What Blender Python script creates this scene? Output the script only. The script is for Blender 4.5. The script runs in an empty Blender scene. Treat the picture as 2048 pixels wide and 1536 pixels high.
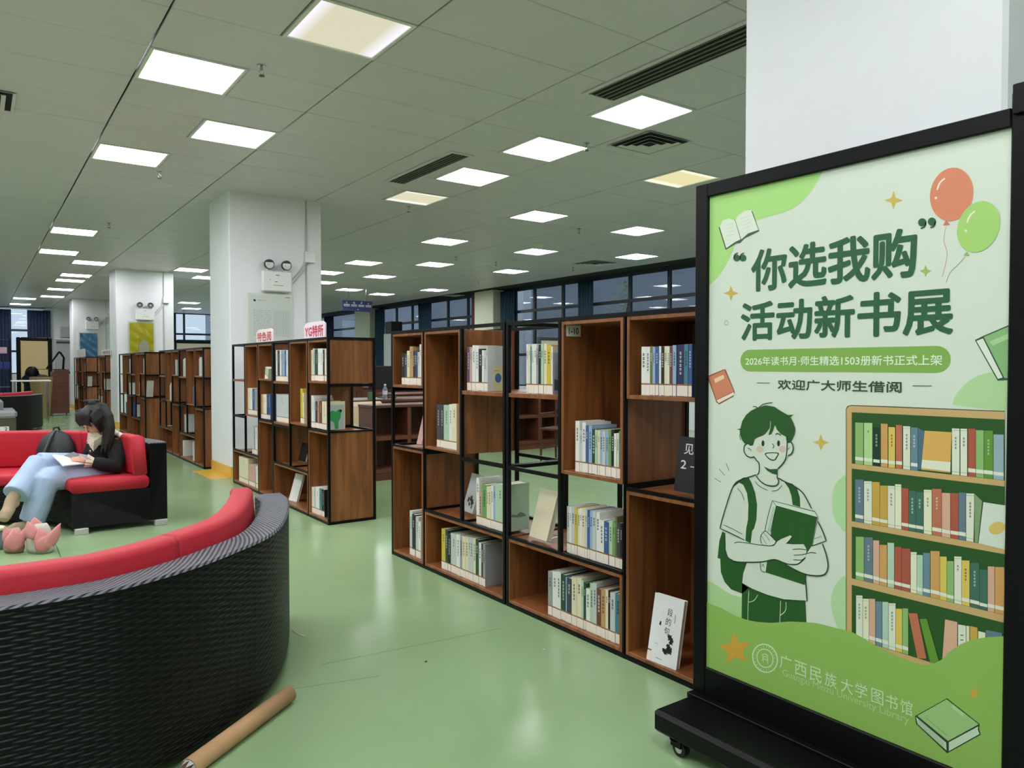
import bpy, bmesh, math, random
from mathutils import Vector, Matrix, Euler
from mathutils.geometry import interpolate_bezier
random.seed(7)
SC = bpy.context.scene
COL = SC.collection
# ---------------------------------------------------------------- camera, world, exposure
FPX, CXP, CYP, HCAM = 1490.0, 1024.0, 768.0, 1.26
yaw = math.atan(1074 / 1490.0); pitch = math.atan(36 / 1490.0)
cam = bpy.data.cameras.new('camera'); cam.sensor_width = 36.0; cam.lens = FPX / 2048.0 * 36.0
cam.clip_start = 0.05; cam.clip_end = 200
camo = bpy.data.objects.new('camera', cam); COL.objects.link(camo)
camo.location = (0, 0, HCAM); camo.rotation_euler = (math.pi / 2 - pitch, 0, -yaw)
SC.camera = camo
SC.view_settings.view_transform = 'Standard'; SC.view_settings.look = 'None'
SC.view_settings.gamma = 1.0; SC.view_settings.use_curve_mapping = False
SC.view_settings.exposure = 0.0
PANEL = 21.5          # radiance of a lit ceiling panel
w = bpy.data.worlds.new('overcast_sky'); SC.world = w; w.use_nodes = True
bg = w.node_tree.nodes['Background']; bg.inputs[0].default_value = (0.55, 0.68, 0.80, 1); bg.inputs[1].default_value = 1.1

# ---------------------------------------------------------------- pixel helper (the photograph's 2048 x 1536 frame)
_f0 = Vector((math.sin(yaw), math.cos(yaw), 0)); _r = Vector((math.cos(yaw), -math.sin(yaw), 0)); _z = Vector((0, 0, 1))
_fw = _f0 * math.cos(pitch) - _z * math.sin(pitch); _up = _f0 * math.sin(pitch) + _z * math.cos(pitch)
_C = Vector((0, 0, HCAM))
def hit(x, y, ax, val):
    d = _fw + _r * ((x - CXP) / FPX) - _up * ((y - CYP) / FPX)
    return _C + d * ((val - _C[ax]) / d[ax])
def fl(x, y, z=0.0): return hit(x, y, 2, z)

# ---------------------------------------------------------------- materials
def lin(c):
    return tuple(((v / 255) / 12.92 if v / 255 <= 0.04045 else ((v / 255 + 0.055) / 1.055) ** 2.4) for v in c) + (1,)
_m = {}
def mat(name, rgb, rough=0.6, metal=0.0, var=0.0, vscale=8.0, bump=0.0, bscale=60.0, stretch=(1, 1, 1), spec=0.5):
    if name in _m: return _m[name]
    m = bpy.data.materials.new(name); m.use_nodes = True; nt = m.node_tree; N = nt.nodes; L = nt.links
    b = N['Principled BSDF']; b.inputs['Roughness'].default_value = rough; b.inputs['Metallic'].default_value = metal
    b.inputs['Specular IOR Level'].default_value = spec
    c = lin(rgb); b.inputs['Base Color'].default_value = c
    if var > 0 or bump > 0:
        tc = N.new('ShaderNodeTexCoord'); mp = N.new('ShaderNodeMapping'); L.new(tc.outputs['Object'], mp.inputs[0])
        mp.inputs['Scale'].default_value = stretch
    if var > 0:
        n = N.new('ShaderNodeTexNoise'); n.inputs['Scale'].default_value = vscale; n.inputs['Detail'].default_value = 4
        L.new(mp.outputs[0], n.inputs['Vector'])
        r = N.new('ShaderNodeValToRGB'); r.color_ramp.elements[0].position = 0.3; r.color_ramp.elements[1].position = 0.7
        r.color_ramp.elements[0].color = tuple(v * (1 - var) for v in c[:3]) + (1,)
        r.color_ramp.elements[1].color = tuple(min(1, v * (1 + var)) for v in c[:3]) + (1,)
        L.new(n.outputs[0], r.inputs[0]); L.new(r.outputs[0], b.inputs['Base Color'])
    if bump > 0:
        n2 = N.new('ShaderNodeTexNoise'); n2.inputs['Scale'].default_value = bscale; n2.inputs['Detail'].default_value = 3
        L.new(mp.outputs[0], n2.inputs['Vector'])
        bp = N.new('ShaderNodeBump'); bp.inputs['Strength'].default_value = bump; bp.inputs['Distance'].default_value = 0.01
        L.new(n2.outputs[0], bp.inputs['Height']); L.new(bp.outputs[0], b.inputs['Normal'])
    _m[name] = m; return m
def emit(name, rgb, s):
    m = bpy.data.materials.new(name); m.use_nodes = True; nt = m.node_tree; nt.nodes.remove(nt.nodes['Principled BSDF'])
    e = nt.nodes.new('ShaderNodeEmission'); e.inputs[0].default_value = lin(rgb); e.inputs[1].default_value = s
    nt.links.new(e.outputs[0], nt.nodes['Material Output'].inputs[0]); return m
def emit_grad(name, c0, c1, s, axis):
    m = bpy.data.materials.new(name); m.use_nodes = True; nt = m.node_tree; nt.nodes.remove(nt.nodes['Principled BSDF'])
    N = nt.nodes; L = nt.links
    tc = N.new('ShaderNodeTexCoord'); sp = N.new('ShaderNodeSeparateXYZ'); L.new(tc.outputs['Generated'], sp.inputs[0])
    r = N.new('ShaderNodeValToRGB'); cr = r.color_ramp
    cr.elements[0].position = 0.0; cr.elements[0].color = lin(c1); cr.elements[1].position = 1.0; cr.elements[1].color = lin(c1)
    e1 = cr.elements.new(0.18); e1.color = lin(c0); e2 = cr.elements.new(0.8); e2.color = lin(c0)
    L.new(sp.outputs[axis], r.inputs[0])
    e = N.new('ShaderNodeEmission'); e.inputs[1].default_value = s; L.new(r.outputs[0], e.inputs[0])
    L.new(e.outputs[0], N['Material Output'].inputs[0]); return m
def wood(name, c0, c1, rough=0.38, stretch=(9, 9, 0.7)):
    if name in _m: return _m[name]
    m = bpy.data.materials.new(name); m.use_nodes = True; nt = m.node_tree; N = nt.nodes; L = nt.links
    b = N['Principled BSDF']; b.inputs['Roughness'].default_value = rough
    tc = N.new('ShaderNodeTexCoord'); mp = N.new('ShaderNodeMapping'); mp.inputs['Scale'].default_value = stretch
    L.new(tc.outputs['Object'], mp.inputs[0])
    n = N.new('ShaderNodeTexNoise'); n.inputs['Scale'].default_value = 2.2; n.inputs['Detail'].default_value = 6; n.inputs['Distortion'].default_value = 1.0
    L.new(mp.outputs[0], n.inputs['Vector'])
    r = N.new('ShaderNodeValToRGB'); r.color_ramp.elements[0].position = 0.32; r.color_ramp.elements[1].position = 0.68
    r.color_ramp.elements[0].color = lin(c0); r.color_ramp.elements[1].color = lin(c1)
    L.new(n.outputs[0], r.inputs[0]); L.new(r.outputs[0], b.inputs['Base Color'])
    _m[name] = m; return m

WOOD = wood('walnut_laminate', (112, 66, 34), (152, 94, 52))
WOOD_EDGE = wood('walnut_edge', (138, 88, 56), (160, 106, 70))
DWOOD = wood('dark_wood', (66, 36, 26), (92, 52, 36))
RWOOD = wood('red_brown_wood', (88, 48, 34), (110, 62, 44), stretch=(1, 1, 9))
BLACKM = mat('black_powder_coat', (8, 8, 11), 0.4, spec=0.18)
WHITEP = mat('white_wall_paint', (228, 229, 233), 0.55, var=0.02, vscale=1.5, bump=0.02, bscale=120)
CEILM = mat('ceiling_tile_paint', (214, 207, 216), 0.42, var=0.02, vscale=3, bump=0.02, bscale=14)
GAPM = mat('dark_plenum', (38, 38, 36), 0.9, var=0.1)
WHITE = mat('white_plastic', (225, 226, 224), 0.4)
LABELW = mat('white_spine_label', (238, 226, 214), 0.55)
TAPE = mat('brown_tape', (150, 104, 58), 0.5)
PAPER = mat('page_paper', (226, 220, 204), 0.8, var=0.05, vscale=300, stretch=(0.02, 1, 0.02))
RED = mat('red_upholstery', (186, 27, 48), 0.62, var=0.08, vscale=5, bump=0.12, bscale=500)
YEL = mat('yellow_floor_paint', (222, 178, 70), 0.3, var=0.08, vscale=4)
DARKT = mat('dark_text_ink', (24, 24, 26), 0.6)
LIGHTT = mat('white_text_ink', (225, 225, 225), 0.6)
CHROME = mat('brushed_chrome', (190, 190, 192), 0.22, 1.0)
PAINTS = {}
def paint(rgb, rough=0.5):
    k = (tuple(rgb), rough)
    if k not in PAINTS: PAINTS[k] = mat('printed_colour_%d_%d_%d' % tuple(rgb), rgb, rough)
    return PAINTS[k]

# ---------------------------------------------------------------- mesh builder
class MB:
    def __init__(s): s.v = []; s.f = []; s.mi = []; s.mats = []; s.uv = None; s.smooth = False
    def m(s, mt):
        if mt not in s.mats: s.mats.append(mt)
        return s.mats.index(mt)
    def face(s, pts, mt):
        b = len(s.v); s.v += [tuple(p) for p in pts]; s.f.append(list(range(b, b + len(pts)))); s.mi.append(s.m(mt)); return s
    def box(s, a, b, mt, bev=0.0):
        x0, x1 = sorted((a[0], b[0])); y0, y1 = sorted((a[1], b[1])); z0, z1 = sorted((a[2], b[2])); i = s.m(mt); n = len(s.v)
        e = min(bev, (x1 - x0) * .45, (y1 - y0) * .45, (z1 - z0) * .45)
        if e <= 0:
            s.v += [(x0, y0, z0), (x1, y0, z0), (x1, y1, z0), (x0, y1, z0), (x0, y0, z1), (x1, y0, z1), (x1, y1, z1), (x0, y1, z1)]
            F = [(0, 3, 2, 1), (4, 5, 6, 7), (0, 1, 5, 4), (1, 2, 6, 5), (2, 3, 7, 6), (3, 0, 4, 7)]
            s.f += [[n + k for k in q] for q in F]; s.mi += [i] * 6; return s
        # chamfered box : 24 verts
        idx = {}
        for cx in (0, 1):
            for cy in (0, 1):
                for cz in (0, 1):
                    X = (x0, x1)[cx]; Y = (y0, y1)[cy]; Z = (z0, z1)[cz]
                    sx = (1, -1)[cx] * e; sy = (1, -1)[cy] * e; sz = (1, -1)[cz] * e
                    for ax, p in enumerate(((X, Y + sy, Z + sz), (X + sx, Y, Z + sz), (X + sx, Y + sy, Z))):
                        idx[(cx, cy, cz, ax)] = len(s.v); s.v.append(p)
        def q(*k): s.f.append([idx[t] for t in k]); s.mi.append(i)
        for c in (0, 1):
            o = [(0, 0), (1, 0), (1, 1), (0, 1)]
            q(*[(c, a_, b_, 0) for a_, b_ in (o if c else o[::-1])])
            q(*[(a_, c, b_, 1) for a_, b_ in (o[::-1] if c else o)])
            q(*[(a_, b_, c, 2) for a_, b_ in (o if c else o[::-1])])
        for a_ in (0, 1):
            for b_ in (0, 1):
                q((a_, b_, 0, 0), (a_, b_, 1, 0), (a_, b_, 1, 1), (a_, b_, 0, 1))
                q((a_, 0, b_, 0), (a_, 1, b_, 0), (a_, 1, b_, 2), (a_, 0, b_, 2))
                q((0, a_, b_, 1), (1, a_, b_, 1), (1, a_, b_, 2), (0, a_, b_, 2))
                for c_ in (0, 1): q((a_, b_, c_, 0), (a_, b_, c_, 1), (a_, b_, c_, 2))
        return s
    def tube(s, pts, rad, mt, n=10, cap=True, flat=1.0):
        pts = [Vector(p) for p in pts]; i = s.m(mt)
        if not isinstance(rad, (list, tuple)): rad = [rad] * len(pts)
        base = len(s.v); up = None
        for k, p in enumerate(pts):
            t = (pts[min(k + 1, len(pts) - 1)] - pts[max(k - 1, 0)])
            if t.length < 1e-9: t = Vector((0, 0, 1))
            t.normalize()
            if up is None: up = t.orthogonal().normalized()
            up = (up - t * up.dot(t)); up = up.normalized() if up.length > 1e-6 else t.orthogonal().normalized()
            sd = t.cross(up)
            for j in range(n):
                a = 2 * math.pi * j / n
                s.v.append(tuple(p + up * math.cos(a) * rad[k] * flat + sd * math.sin(a) * rad[k]))
        for k in range(len(pts) - 1):
            for j in range(n):
                s.f.append([base + k * n + j, base + k * n + (j + 1) % n, base + (k + 1) * n + (j + 1) % n, base + (k + 1) * n + j]); s.mi.append(i)
        if cap:
            s.f.append([base + j for j in range(n)][::-1]); s.mi.append(i)
            s.f.append([base + (len(pts) - 1) * n + j for j in range(n)]); s.mi.append(i)
        return s
    def ball(s, c, r, mt, nu=12, nv=8, rot=None):
        if not isinstance(r, (list, tuple)): r = (r, r, r)
        i = s.m(mt); base = len(s.v); c = Vector(c)
        for a in range(1, nv):
            th = math.pi * a / nv
            for b in range(nu):
                ph = 2 * math.pi * b / nu
                p = Vector((r[0] * math.sin(th) * math.cos(ph), r[1] * math.sin(th) * math.sin(ph), r[2] * math.cos(th)))
                if rot: p = rot @ p
                s.v.append(tuple(c + p))
        for zc in (1, -1):
            p = Vector((0, 0, r[2] * zc)); p = rot @ p if rot else p; s.v.append(tuple(c + p))
        T = base + (nv - 1) * nu; B = T + 1
        for a in range(nv - 2):
            for b in range(nu):
                s.f.append([base + a * nu + b, base + (a + 1) * nu + b, base + (a + 1) * nu + (b + 1) % nu, base + a * nu + (b + 1) % nu]); s.mi.append(i)
        for b in range(nu):
            s.f.append([T, base + b, base + (b + 1) % nu]); s.mi.append(i)
            s.f.append([B, base + (nv - 2) * nu + (b + 1) % nu, base + (nv - 2) * nu + b]); s.mi.append(i)
        return s
    def cyl(s, a, b, r, mt, n=16): return s.tube([a, b], r, mt, n)
    def prism(s, poly, axis, a, b, mt):
        """poly: 2D points in the two other axes, extruded along axis from a to b"""
        def P(u, v, t):
            return {0: (t, u, v), 1: (u, t, v), 2: (u, v, t)}[axis]
        n = len(poly); base = len(s.v); i = s.m(mt)
        s.v += [P(u, v, a) for u, v in poly] + [P(u, v, b) for u, v in poly]
        s.f.append([base + k for k in range(n)][::-1]); s.f.append([base + n + k for k in range(n)]); s.mi += [i, i]
        for k in range(n):
            s.f.append([base + k, base + (k + 1) % n, base + n + (k + 1) % n, base + n + k]); s.mi.append(i)
        return s
    def xf(s, M):
        s.v = [tuple(M @ Vector(p)) for p in s.v]; return s
    def mesh(s, name):
        me = bpy.data.meshes.new(name); me.from_pydata(s.v, [], s.f)
        for mt in s.mats: me.materials.append(mt)
        me.polygons.foreach_set('material_index', s.mi)
        if s.smooth: me.polygons.foreach_set('use_smooth', [True] * len(s.f))
        if s.uv:
            ul = me.uv_layers.new(name='UVMap')
            for p in me.polygons:
                for li in p.loop_indices: ul.data[li].uv = s.uv[me.loops[li].vertex_index]
        me.update(); return me
    def fixn(s, me):
        bm = bmesh.new(); bm.from_mesh(me); bmesh.ops.recalc_face_normals(bm, faces=bm.faces); bm.to_mesh(me); bm.free()
def ob(name, data, parent=None, loc=None, rot=None):
    o = bpy.data.objects.new(name, data); COL.objects.link(o)
    if parent: o.parent = parent
    if loc is not None: o.location = loc
    if rot is not None: o.rotation_euler = rot
    return o
def build(name, mb, parent=None, loc=None, rot=None, fix=True):
    me = mb.mesh(name)
    if fix: mb.fixn(me)
    return ob(name, me, parent, loc, rot)
def tag(o, label, cat, group=None, kind=None):
    if label: o['label'] = label
    if cat: o['category'] = cat
    if group: o['group'] = group
    if kind: o['kind'] = kind
    return o
def thing(name, label, cat, loc=(0, 0, 0), rz=0.0, group=None):
    o = ob(name, None, None, loc, (0, 0, rz)); o.empty_display_size = 0.1
    return tag(o, label, cat, group)
def struct(name, mb, parent=None, fix=True):
    o = build(name, mb, parent, fix=fix)
    if parent is None: o['kind'] = 'structure'
    return o
def remesh(o, voxel, smooth=3):
    m = o.modifiers.new('r', 'REMESH'); m.mode = 'VOXEL'; m.voxel_size = voxel; m.use_smooth_shade = True
    if smooth:
        s_ = o.modifiers.new('s', 'SMOOTH'); s_.factor = 0.5; s_.iterations = smooth
    dg = bpy.context.evaluated_depsgraph_get(); ev = o.evaluated_get(dg)
    me = bpy.data.meshes.new_from_object(ev); mats = [s.material for s in o.material_slots]
    o.modifiers.clear(); o.data = me
    if not me.materials:
        for t in mats[:1]: me.materials.append(t)
    for p in me.polygons: p.use_smooth = True
    return o
def cr(pts, n=8, closed=False):
    """catmull-rom through 2D or 3D points"""
    P = [Vector(p) for p in pts]; out = []
    N = len(P); rng = range(N) if closed else range(N - 1)
    for i in rng:
        p0 = P[(i - 1) % N] if closed or i > 0 else P[0]; p1 = P[i]; p2 = P[(i + 1) % N]
        p3 = P[(i + 2) % N] if closed or i + 2 < N else P[-1]
        for k in range(n):
            t = k / n
            out.append(0.5 * ((2 * p1) + (p2 - p0) * t + (2 * p0 - 5 * p1 + 4 * p2 - p3) * t * t + (3 * p1 - p0 - 3 * p2 + p3) * t ** 3))
    if not closed: out.append(P[-1])
    return out
_tc = {}
def text_polys(s, off=0.0):
    """glyph outlines as a flat mesh in unit box: returns verts (0..1,0..1), faces, aspect"""
    k = (s, off)
    if k in _tc: return _tc[k]
    c = bpy.data.curves.new('lettering', 'FONT'); c.body = s; c.offset = off; c.resolution_u = 3; c.fill_mode = 'FRONT'
    o = bpy.data.objects.new('lettering', c); COL.objects.link(o)
    dg = bpy.context.evaluated_depsgraph_get(); me = bpy.data.meshes.new_from_object(o.evaluated_get(dg))
    vs = [tuple(v.co) for v in me.vertices]; fs = [tuple(p.vertices) for p in me.polygons]
    bpy.data.objects.remove(o); bpy.data.curves.remove(c); bpy.data.meshes.remove(me)
    if not vs: _tc[k] = ([], [], 1.0); return _tc[k]
    x0 = min(v[0] for v in vs); x1 = max(v[0] for v in vs); y0 = min(v[1] for v in vs); y1 = max(v[1] for v in vs)
    w_ = max(x1 - x0, 1e-6); h_ = max(y1 - y0, 1e-6)
    _tc[k] = ([((v[0] - x0) / w_, (v[1] - y0) / h_) for v in vs], fs, w_ / h_)
    return _tc[k]
def add_text(mb, s, O, U, V, mt, off=0.0):
    """text filling the parallelogram; off > 0 makes it bold by fanning shifted copies (em units of its height)"""
    if off <= 0: return _add_text(mb, s, O, U, V, mt)
    O = Vector(O); U = Vector(U); V = Vector(V); d = V.length * off * 1.3; u = U.normalized() * d; v = V.normalized() * d; nn = U.cross(V).normalized()
    for k in range(8):
        a = math.pi / 4 * k; _add_text(mb, s, O + u * math.cos(a) + v * math.sin(a) + nn * .00001 * k, U, V, mt)
def _add_text(mb, s, O, U, V, mt, off=0.0):
    """text filling the parallelogram O + U*x + V*y"""
    vs, fs, a = text_polys(s, off); b = len(mb.v); i = mb.m(mt); O = Vector(O); U = Vector(U); V = Vector(V)
    mb.v += [tuple(O + U * x + V * y) for x, y in vs]
    for f in fs: mb.f.append([b + k for k in f]); mb.mi.append(i)
# ================================================================= SETTING
ZC = 3.225; XW = 11.4; YB = 29.7; XL = -5.15; YF = -4.5
def floor_material():
    m = bpy.data.materials.new('green_epoxy_floor'); m.use_nodes = True; nt = m.node_tree; N = nt.nodes; L = nt.links
    b = N['Principled BSDF']; b.inputs['Roughness'].default_value = 0.2
    tc = N.new('ShaderNodeTexCoord')
    n = N.new('ShaderNodeTexNoise'); n.inputs['Scale'].default_value = 0.9; n.inputs['Detail'].default_value = 5
    L.new(tc.outputs['Object'], n.inputs['Vector'])
    r = N.new('ShaderNodeValToRGB'); r.color_ramp.elements[0].position = 0.3; r.color_ramp.elements[1].position = 0.7
    r.color_ramp.elements[0].color = lin((140, 168, 124)); r.color_ramp.elements[1].color = lin((152, 180, 136))
    L.new(n.outputs[0], r.inputs[0])
    v = N.new('ShaderNodeTexNoise'); v.inputs['Scale'].default_value = 160; v.inputs['Detail'].default_value = 2
    L.new(tc.outputs['Object'], v.inputs['Vector'])
    r2 = N.new('ShaderNodeValToRGB'); r2.color_ramp.elements[0].position = 0.28; r2.color_ramp.elements[1].position = 0.36
    r2.color_ramp.elements[0].color = (0.86, 0.86, 0.86, 1); r2.color_ramp.elements[1].color = (1, 1, 1, 1)
    L.new(v.outputs[0], r2.inputs[0])
    mx = N.new('ShaderNodeMix'); mx.data_type = 'RGBA'; mx.blend_type = 'MULTIPLY'; mx.inputs[0].default_value = 1
    L.new(r.outputs[0], mx.inputs[6]); L.new(r2.outputs[0], mx.inputs[7]); L.new(mx.outputs[2], b.inputs['Base Color'])
    n2 = N.new('ShaderNodeTexNoise'); n2.inputs['Scale'].default_value = 5; n2.inputs['Detail'].default_value = 4
    L.new(tc.outputs['Object'], n2.inputs['Vector'])
    bp = N.new('ShaderNodeBump'); bp.inputs['Strength'].default_value = 0.06; bp.inputs['Distance'].default_value = 0.01
    L.new(n2.outputs[0], bp.inputs['Height']); L.new(bp.outputs[0], b.inputs['Normal'])
    rr = N.new('ShaderNodeMapRange'); rr.inputs['To Min'].default_value = 0.14; rr.inputs['To Max'].default_value = 0.28
    L.new(n2.outputs[0], rr.inputs[0]); L.new(rr.outputs[0], b.inputs['Roughness'])
    return m
FLOORM = floor_material()
floor = struct('floor', MB().box((XL, YF, -0.12), (XW, YB, 0.0), FLOORM))
SEAM = mat('floor_joint_filler', (96, 120, 82), 0.2)
for a, b_ in (((1000, 1257), (640, 1330)), ((620, 1056), (585, 1060)), ((585, 1378), (760, 1352))):
    p = fl(*a); q = fl(*b_); d = (q - p).normalized(); n_ = Vector((-d.y, d.x, 0)) * 0.0015; h = Vector((0, 0, 0.0006))
    mb = MB(); mb.face([p - n_ + h, q - n_ + h, q + n_ + h, p + n_ + h], SEAM); build('floor_joint', mb, floor, fix=False)
mb = MB(); p = fl(110, 1085); q = fl(122, 1114)
# --- ceiling
ceil = struct('ceiling', MB().box((XL, YF, ZC + 0.05), (XW, YB, ZC + 0.15), GAPM))
PX, PY, GX, GY = 1.21, 0.6055, 0.90, 3.844
def tile_mesh(wd, dp):
    return MB().box((-wd / 2, -dp / 2, 0), (wd / 2, dp / 2, 0.02), CEILM, 0.0035).mesh('ceiling_tile')
TM = tile_mesh(PX - 0.013, PY - 0.006); THM = tile_mesh(PX / 2 - 0.01, PY - 0.006)
def cellof(X, Y):
    i = math.floor((X - GX) / (PX / 2)); k = math.floor((Y - GY) / PY); return i, k
near_lights = [(1.2, 5.36), (1.2, 7.78), (1.2, 12.62), (1.2, 15.05), (1.81, 4.15), (1.81, 6.57),
    (4.23, 4.15), (4.23, 5.36), (4.23, 6.57), (4.23, 7.78), (6.04, 5.36), (6.04, 7.78), (6.04, 10.2)]
far_px = [(718, 521), (1066, 497), (1264, 456), (1258, 518), (833, 530), (1022, 546), (779, 556), (876, 578), (668, 580), (742, 589),
    (668, 565), (650, 545), (168, 526), (134, 551), (122, 560), (106, 578), (92, 591), (38, 595), (28, 609), (370, 538), (405, 552), (374, 606)]
added_fill_lights = [(-0.02, 1.73), (-0.6, 4.15), (-0.6, 5.36), (-0.6, 6.57), (-0.6, 7.78), (-0.6, 9.0), (-1.8, 5.36), (-1.8, 7.78), (-0.6, 10.8), (-1.8, 10.2), (-0.6, 1.73), (-0.6, -0.7), (0.6, -0.7), (1.2, 2.94), (1.2, 0.5), (4.23, 1.73), (4.23, -0.7), (6.04, 2.94),
    (-3.0, 1.73), (-3.0, 5.36), (-3.0, 9.0), (-3.0, 13.8), (-1.8, 17.5), (8.46, 4.15), (8.46, 1.73), (10.2, 6.57), (10.2, 3.0), (-3.0, 22.3), (-0.6, 21.0), (3.6, 25.5), (6.04, 27.3), (-3.0, -2.5), (1.2, -3.0), (8.46, 26.1)]  # unseen panels added to brighten the floor, poster and left side
cells = {}
for X, Y in near_lights: cells[cellof(X, Y)] = 'near'
for p in far_px:
    q = fl(p[0], p[1], ZC)
    if XL + .7 < q.x < XW - .4 and q.y < YB - .5: cells.setdefault(cellof(q.x, q.y), 'far')
for X, Y in added_fill_lights: cells.setdefault(cellof(X, Y), 'hid')
DIM = {cellof(1.81, 4.15): ((200, 196, 170), (235, 232, 245), 0), cellof(4.23, 7.78): ((206, 200, 172), (255, 255, 245), 1), cellof(6.04, 5.36): ((214, 206, 158), (255, 252, 235), 1)}
PILLARS = [(2.33, 0.89, 3.41, 1.76), (2.33, 8.66, 3.41, 9.51), (2.33, 16.9, 3.41, 17.8), (2.33, 25.1, 3.41, 26.0)]
def inpillar(x0, y0, x1, y1):
    return any(x0 >= a - .01 and x1 <= c + .01 and y0 >= b - .01 and y1 <= d + .01 for a, b, c, d in PILLARS)
def proj(p):
    d = Vector(p) - _C; zz = d.dot(_fw)
    if zz <= 0.05: return None
    return CXP + FPX * d.dot(_r) / zz, CYP - FPX * d.dot(_up) / zz
rest = MB(); ntile = 0
i0 = -10; i1 = 17; k0 = -13; k1 = 43
cand = []
for k in range(k0, k1):
    Y0 = GY + k * PY
    if Y0 + PY > YB + .3: continue
    for i in range(i0, i1 + 1, 2):
        X0 = GX + i * PX / 2
        occ = [(i, k) in cells, (i + 1, k) in cells]
        boxes = []
        if not any(occ): boxes = [(X0 + PX / 2, 'f')]
        else:
            if not occ[0]: boxes.append((X0 + PX / 4, 'h'))
            if not occ[1]: boxes.append((X0 + PX * .75, 'h'))
        for xc, t in boxes:
            hw = PX / 2 if t == 'f' else PX / 4
            if xc + hw > XW + .35 or inpillar(xc - hw, Y0, xc + hw, Y0 + PY): continue
            pr = proj((xc, Y0 + PY / 2, ZC)); vis = pr is not None and -140 < pr[0] < 2100 and -160 < pr[1] < 700
            cand.append((Y0 if vis else 999, xc, Y0 + PY / 2, t))
cand.sort(key=lambda c: c[0])
for n, (key, xc, yc, t) in enumerate(cand):
    if key < 900 and ntile < 290:
        o = ob('ceiling_tile', TM if t == 'f' else THM, ceil, (xc, yc, ZC + random.uniform(-0.0012, 0.0012)), (random.uniform(-.0012, .0012), random.uniform(-.0012, .0012), 0)); ntile += 1
    else:
        hw = (PX - .013) / 2 if t == 'f' else (PX / 2 - .01) / 2
        xr = min(xc + hw, XW - .002)
        rest.box((xc - hw, yc - PY / 2 + .003, ZC), (xr, yc + PY / 2 - .003, ZC + .02), CEILM)
r_ = build('ceiling_tile', rest, ceil, fix=False); r_['kind'] = 'stuff'
# lights
LIT = emit('lit_panel', (250, 252, 255), PANEL)
def light_meshes(em):
    f = MB(); a = .295; b = .272
    for s in (-1, 1):
        f.box((s * b, -a, -.006), (s * a, a, .02), WHITE, .002); f.box((-b, s * b, -.006), (b, s * a, .02), WHITE, .002)
    d = MB().box((-b, -b, .002), (b, b, .012), em)
    return f.mesh('frame'), d.mesh('diffuser')
FM, DMh = light_meshes(LIT)
ordw = ['first', 'second', 'third', 'fourth', 'fifth', 'sixth', 'seventh', 'eighth', 'ninth', 'tenth', 'eleventh', 'twelfth', 'thirteenth', 'fourteenth', 'fifteenth', 'sixteenth', 'seventeenth', 'eighteenth', 'nineteenth', 'twentieth']
vis = []; hid = []
for (i, k), t in sorted(cells.items(), key=lambda c: c[0][1]):
    X = GX + (i + .5) * PX / 2; Y = GY + (k + .5) * PY; pr = proj((X, Y, ZC))
    (hid if t == 'hid' else vis).append((i, k, X, Y, pr))
cnt = {'left': 0, 'right': 0}
for (i, k, X, Y, pr) in vis + hid:
    ishid = (i, k, X, Y, pr) in hid
    if ishid: lab = 'square ceiling light panel outside the view, added for fill light'; grp = 'ceiling lights added outside the picture for fill'
    else:
        side = 'left' if X < 2.3 else 'right'
        if (i, k) == cellof(1.81, 4.15): lab = 'large dim yellowish ceiling light cut by the top edge of the picture'
        elif (i, k) == cellof(4.23, 7.78): lab = 'dim pale yellow ceiling light at the far end of the long air vent'
        elif (i, k) == cellof(6.04, 5.36): lab = 'yellow half-lit ceiling light just left of the white pillar beside the poster'
        else:
            lab = 'white lit square ceiling light %s the pillar row, %s from the camera' % ('left of' if side == 'left' else 'right of', ordw[cnt[side]] if cnt[side] < 20 else 'farthest'); cnt[side] += 1
        grp = 'square ceiling lights'
    t = thing('ceiling_light', lab, 'ceiling light', (X, Y, ZC), 0, grp)
    ob('frame', FM, t)
    if (i, k) in DIM:
        c0, c1, ax = DIM[(i, k)]
        ob('diffuser', light_meshes(emit_grad('half_lit_panel_%d' % abs(i), c0, c1, 1.25, ax))[1], t)['label'] = 'dim yellowish diffuser bright only at its edges'
    else: ob('diffuser', DMh, t)
# --- pillars
for n, (a, b, c, d) in enumerate(PILLARS):
    lab = ['white square pillar right behind the poster stand', 'white pillar at the end of the second bookcase run with emergency lamp', 'farther white pillar with the yellow notice panel', 'farthest white pillar with the blue notice panel'][n]
    p = thing('pillar', lab, 'pillar', (a, b, 0))
    build('shaft', MB().box((0, 0, 0.0), (c - a, d - b, ZC + 0.04), WHITEP, 0.012), p)
    build('painted_base', MB().box((-.004, -.004, 0.0), (c - a + .004, d - b + .004, 0.12), YEL, 0.004), p)['label'] = 'ochre yellow painted pillar foot'
    bord = MB().box((-.23, -.02, 0.0005), (c - a + .1, d - b - .02, 0.0012), YEL); build('painted_border', bord, p)['label'] = 'yellow painted floor border around the pillar'
# --- walls
wb = MB(); wb.box((XL, YB, 0), (-4.2, YB + .2, ZC + .05), WHITEP); wb.box((-4.2, YB, 0), (1.95, YB + .2, 1.0), WHITEP); wb.box((1.95, YB, 0), (5.6, YB + .2, ZC + .05), WHITEP); wb.box((5.6, YB, 0), (XW, YB + .2, 1.0), WHITEP)
struct('wall_back', wb)
struct('wall_left', MB().box((XL - .2, YF, 0), (XL, YB + .2, ZC + .05), WHITEP))
struct('wall_front', MB().box((XL - .2, YF - .2, 0), (XW + .2, YF, ZC + .05), WHITEP))
wr = MB(); wr.box((XW, YF, 0), (XW + .2, YB + .2, .75), WHITEP); wr.box((XW, YF, .75), (XW + .2, 2.0, ZC + .05), WHITEP); wr.box((XW, 24.5, .75), (XW + .2, 25.3, ZC + .05), WHITEP)
struct('wall_right', wr)
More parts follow.
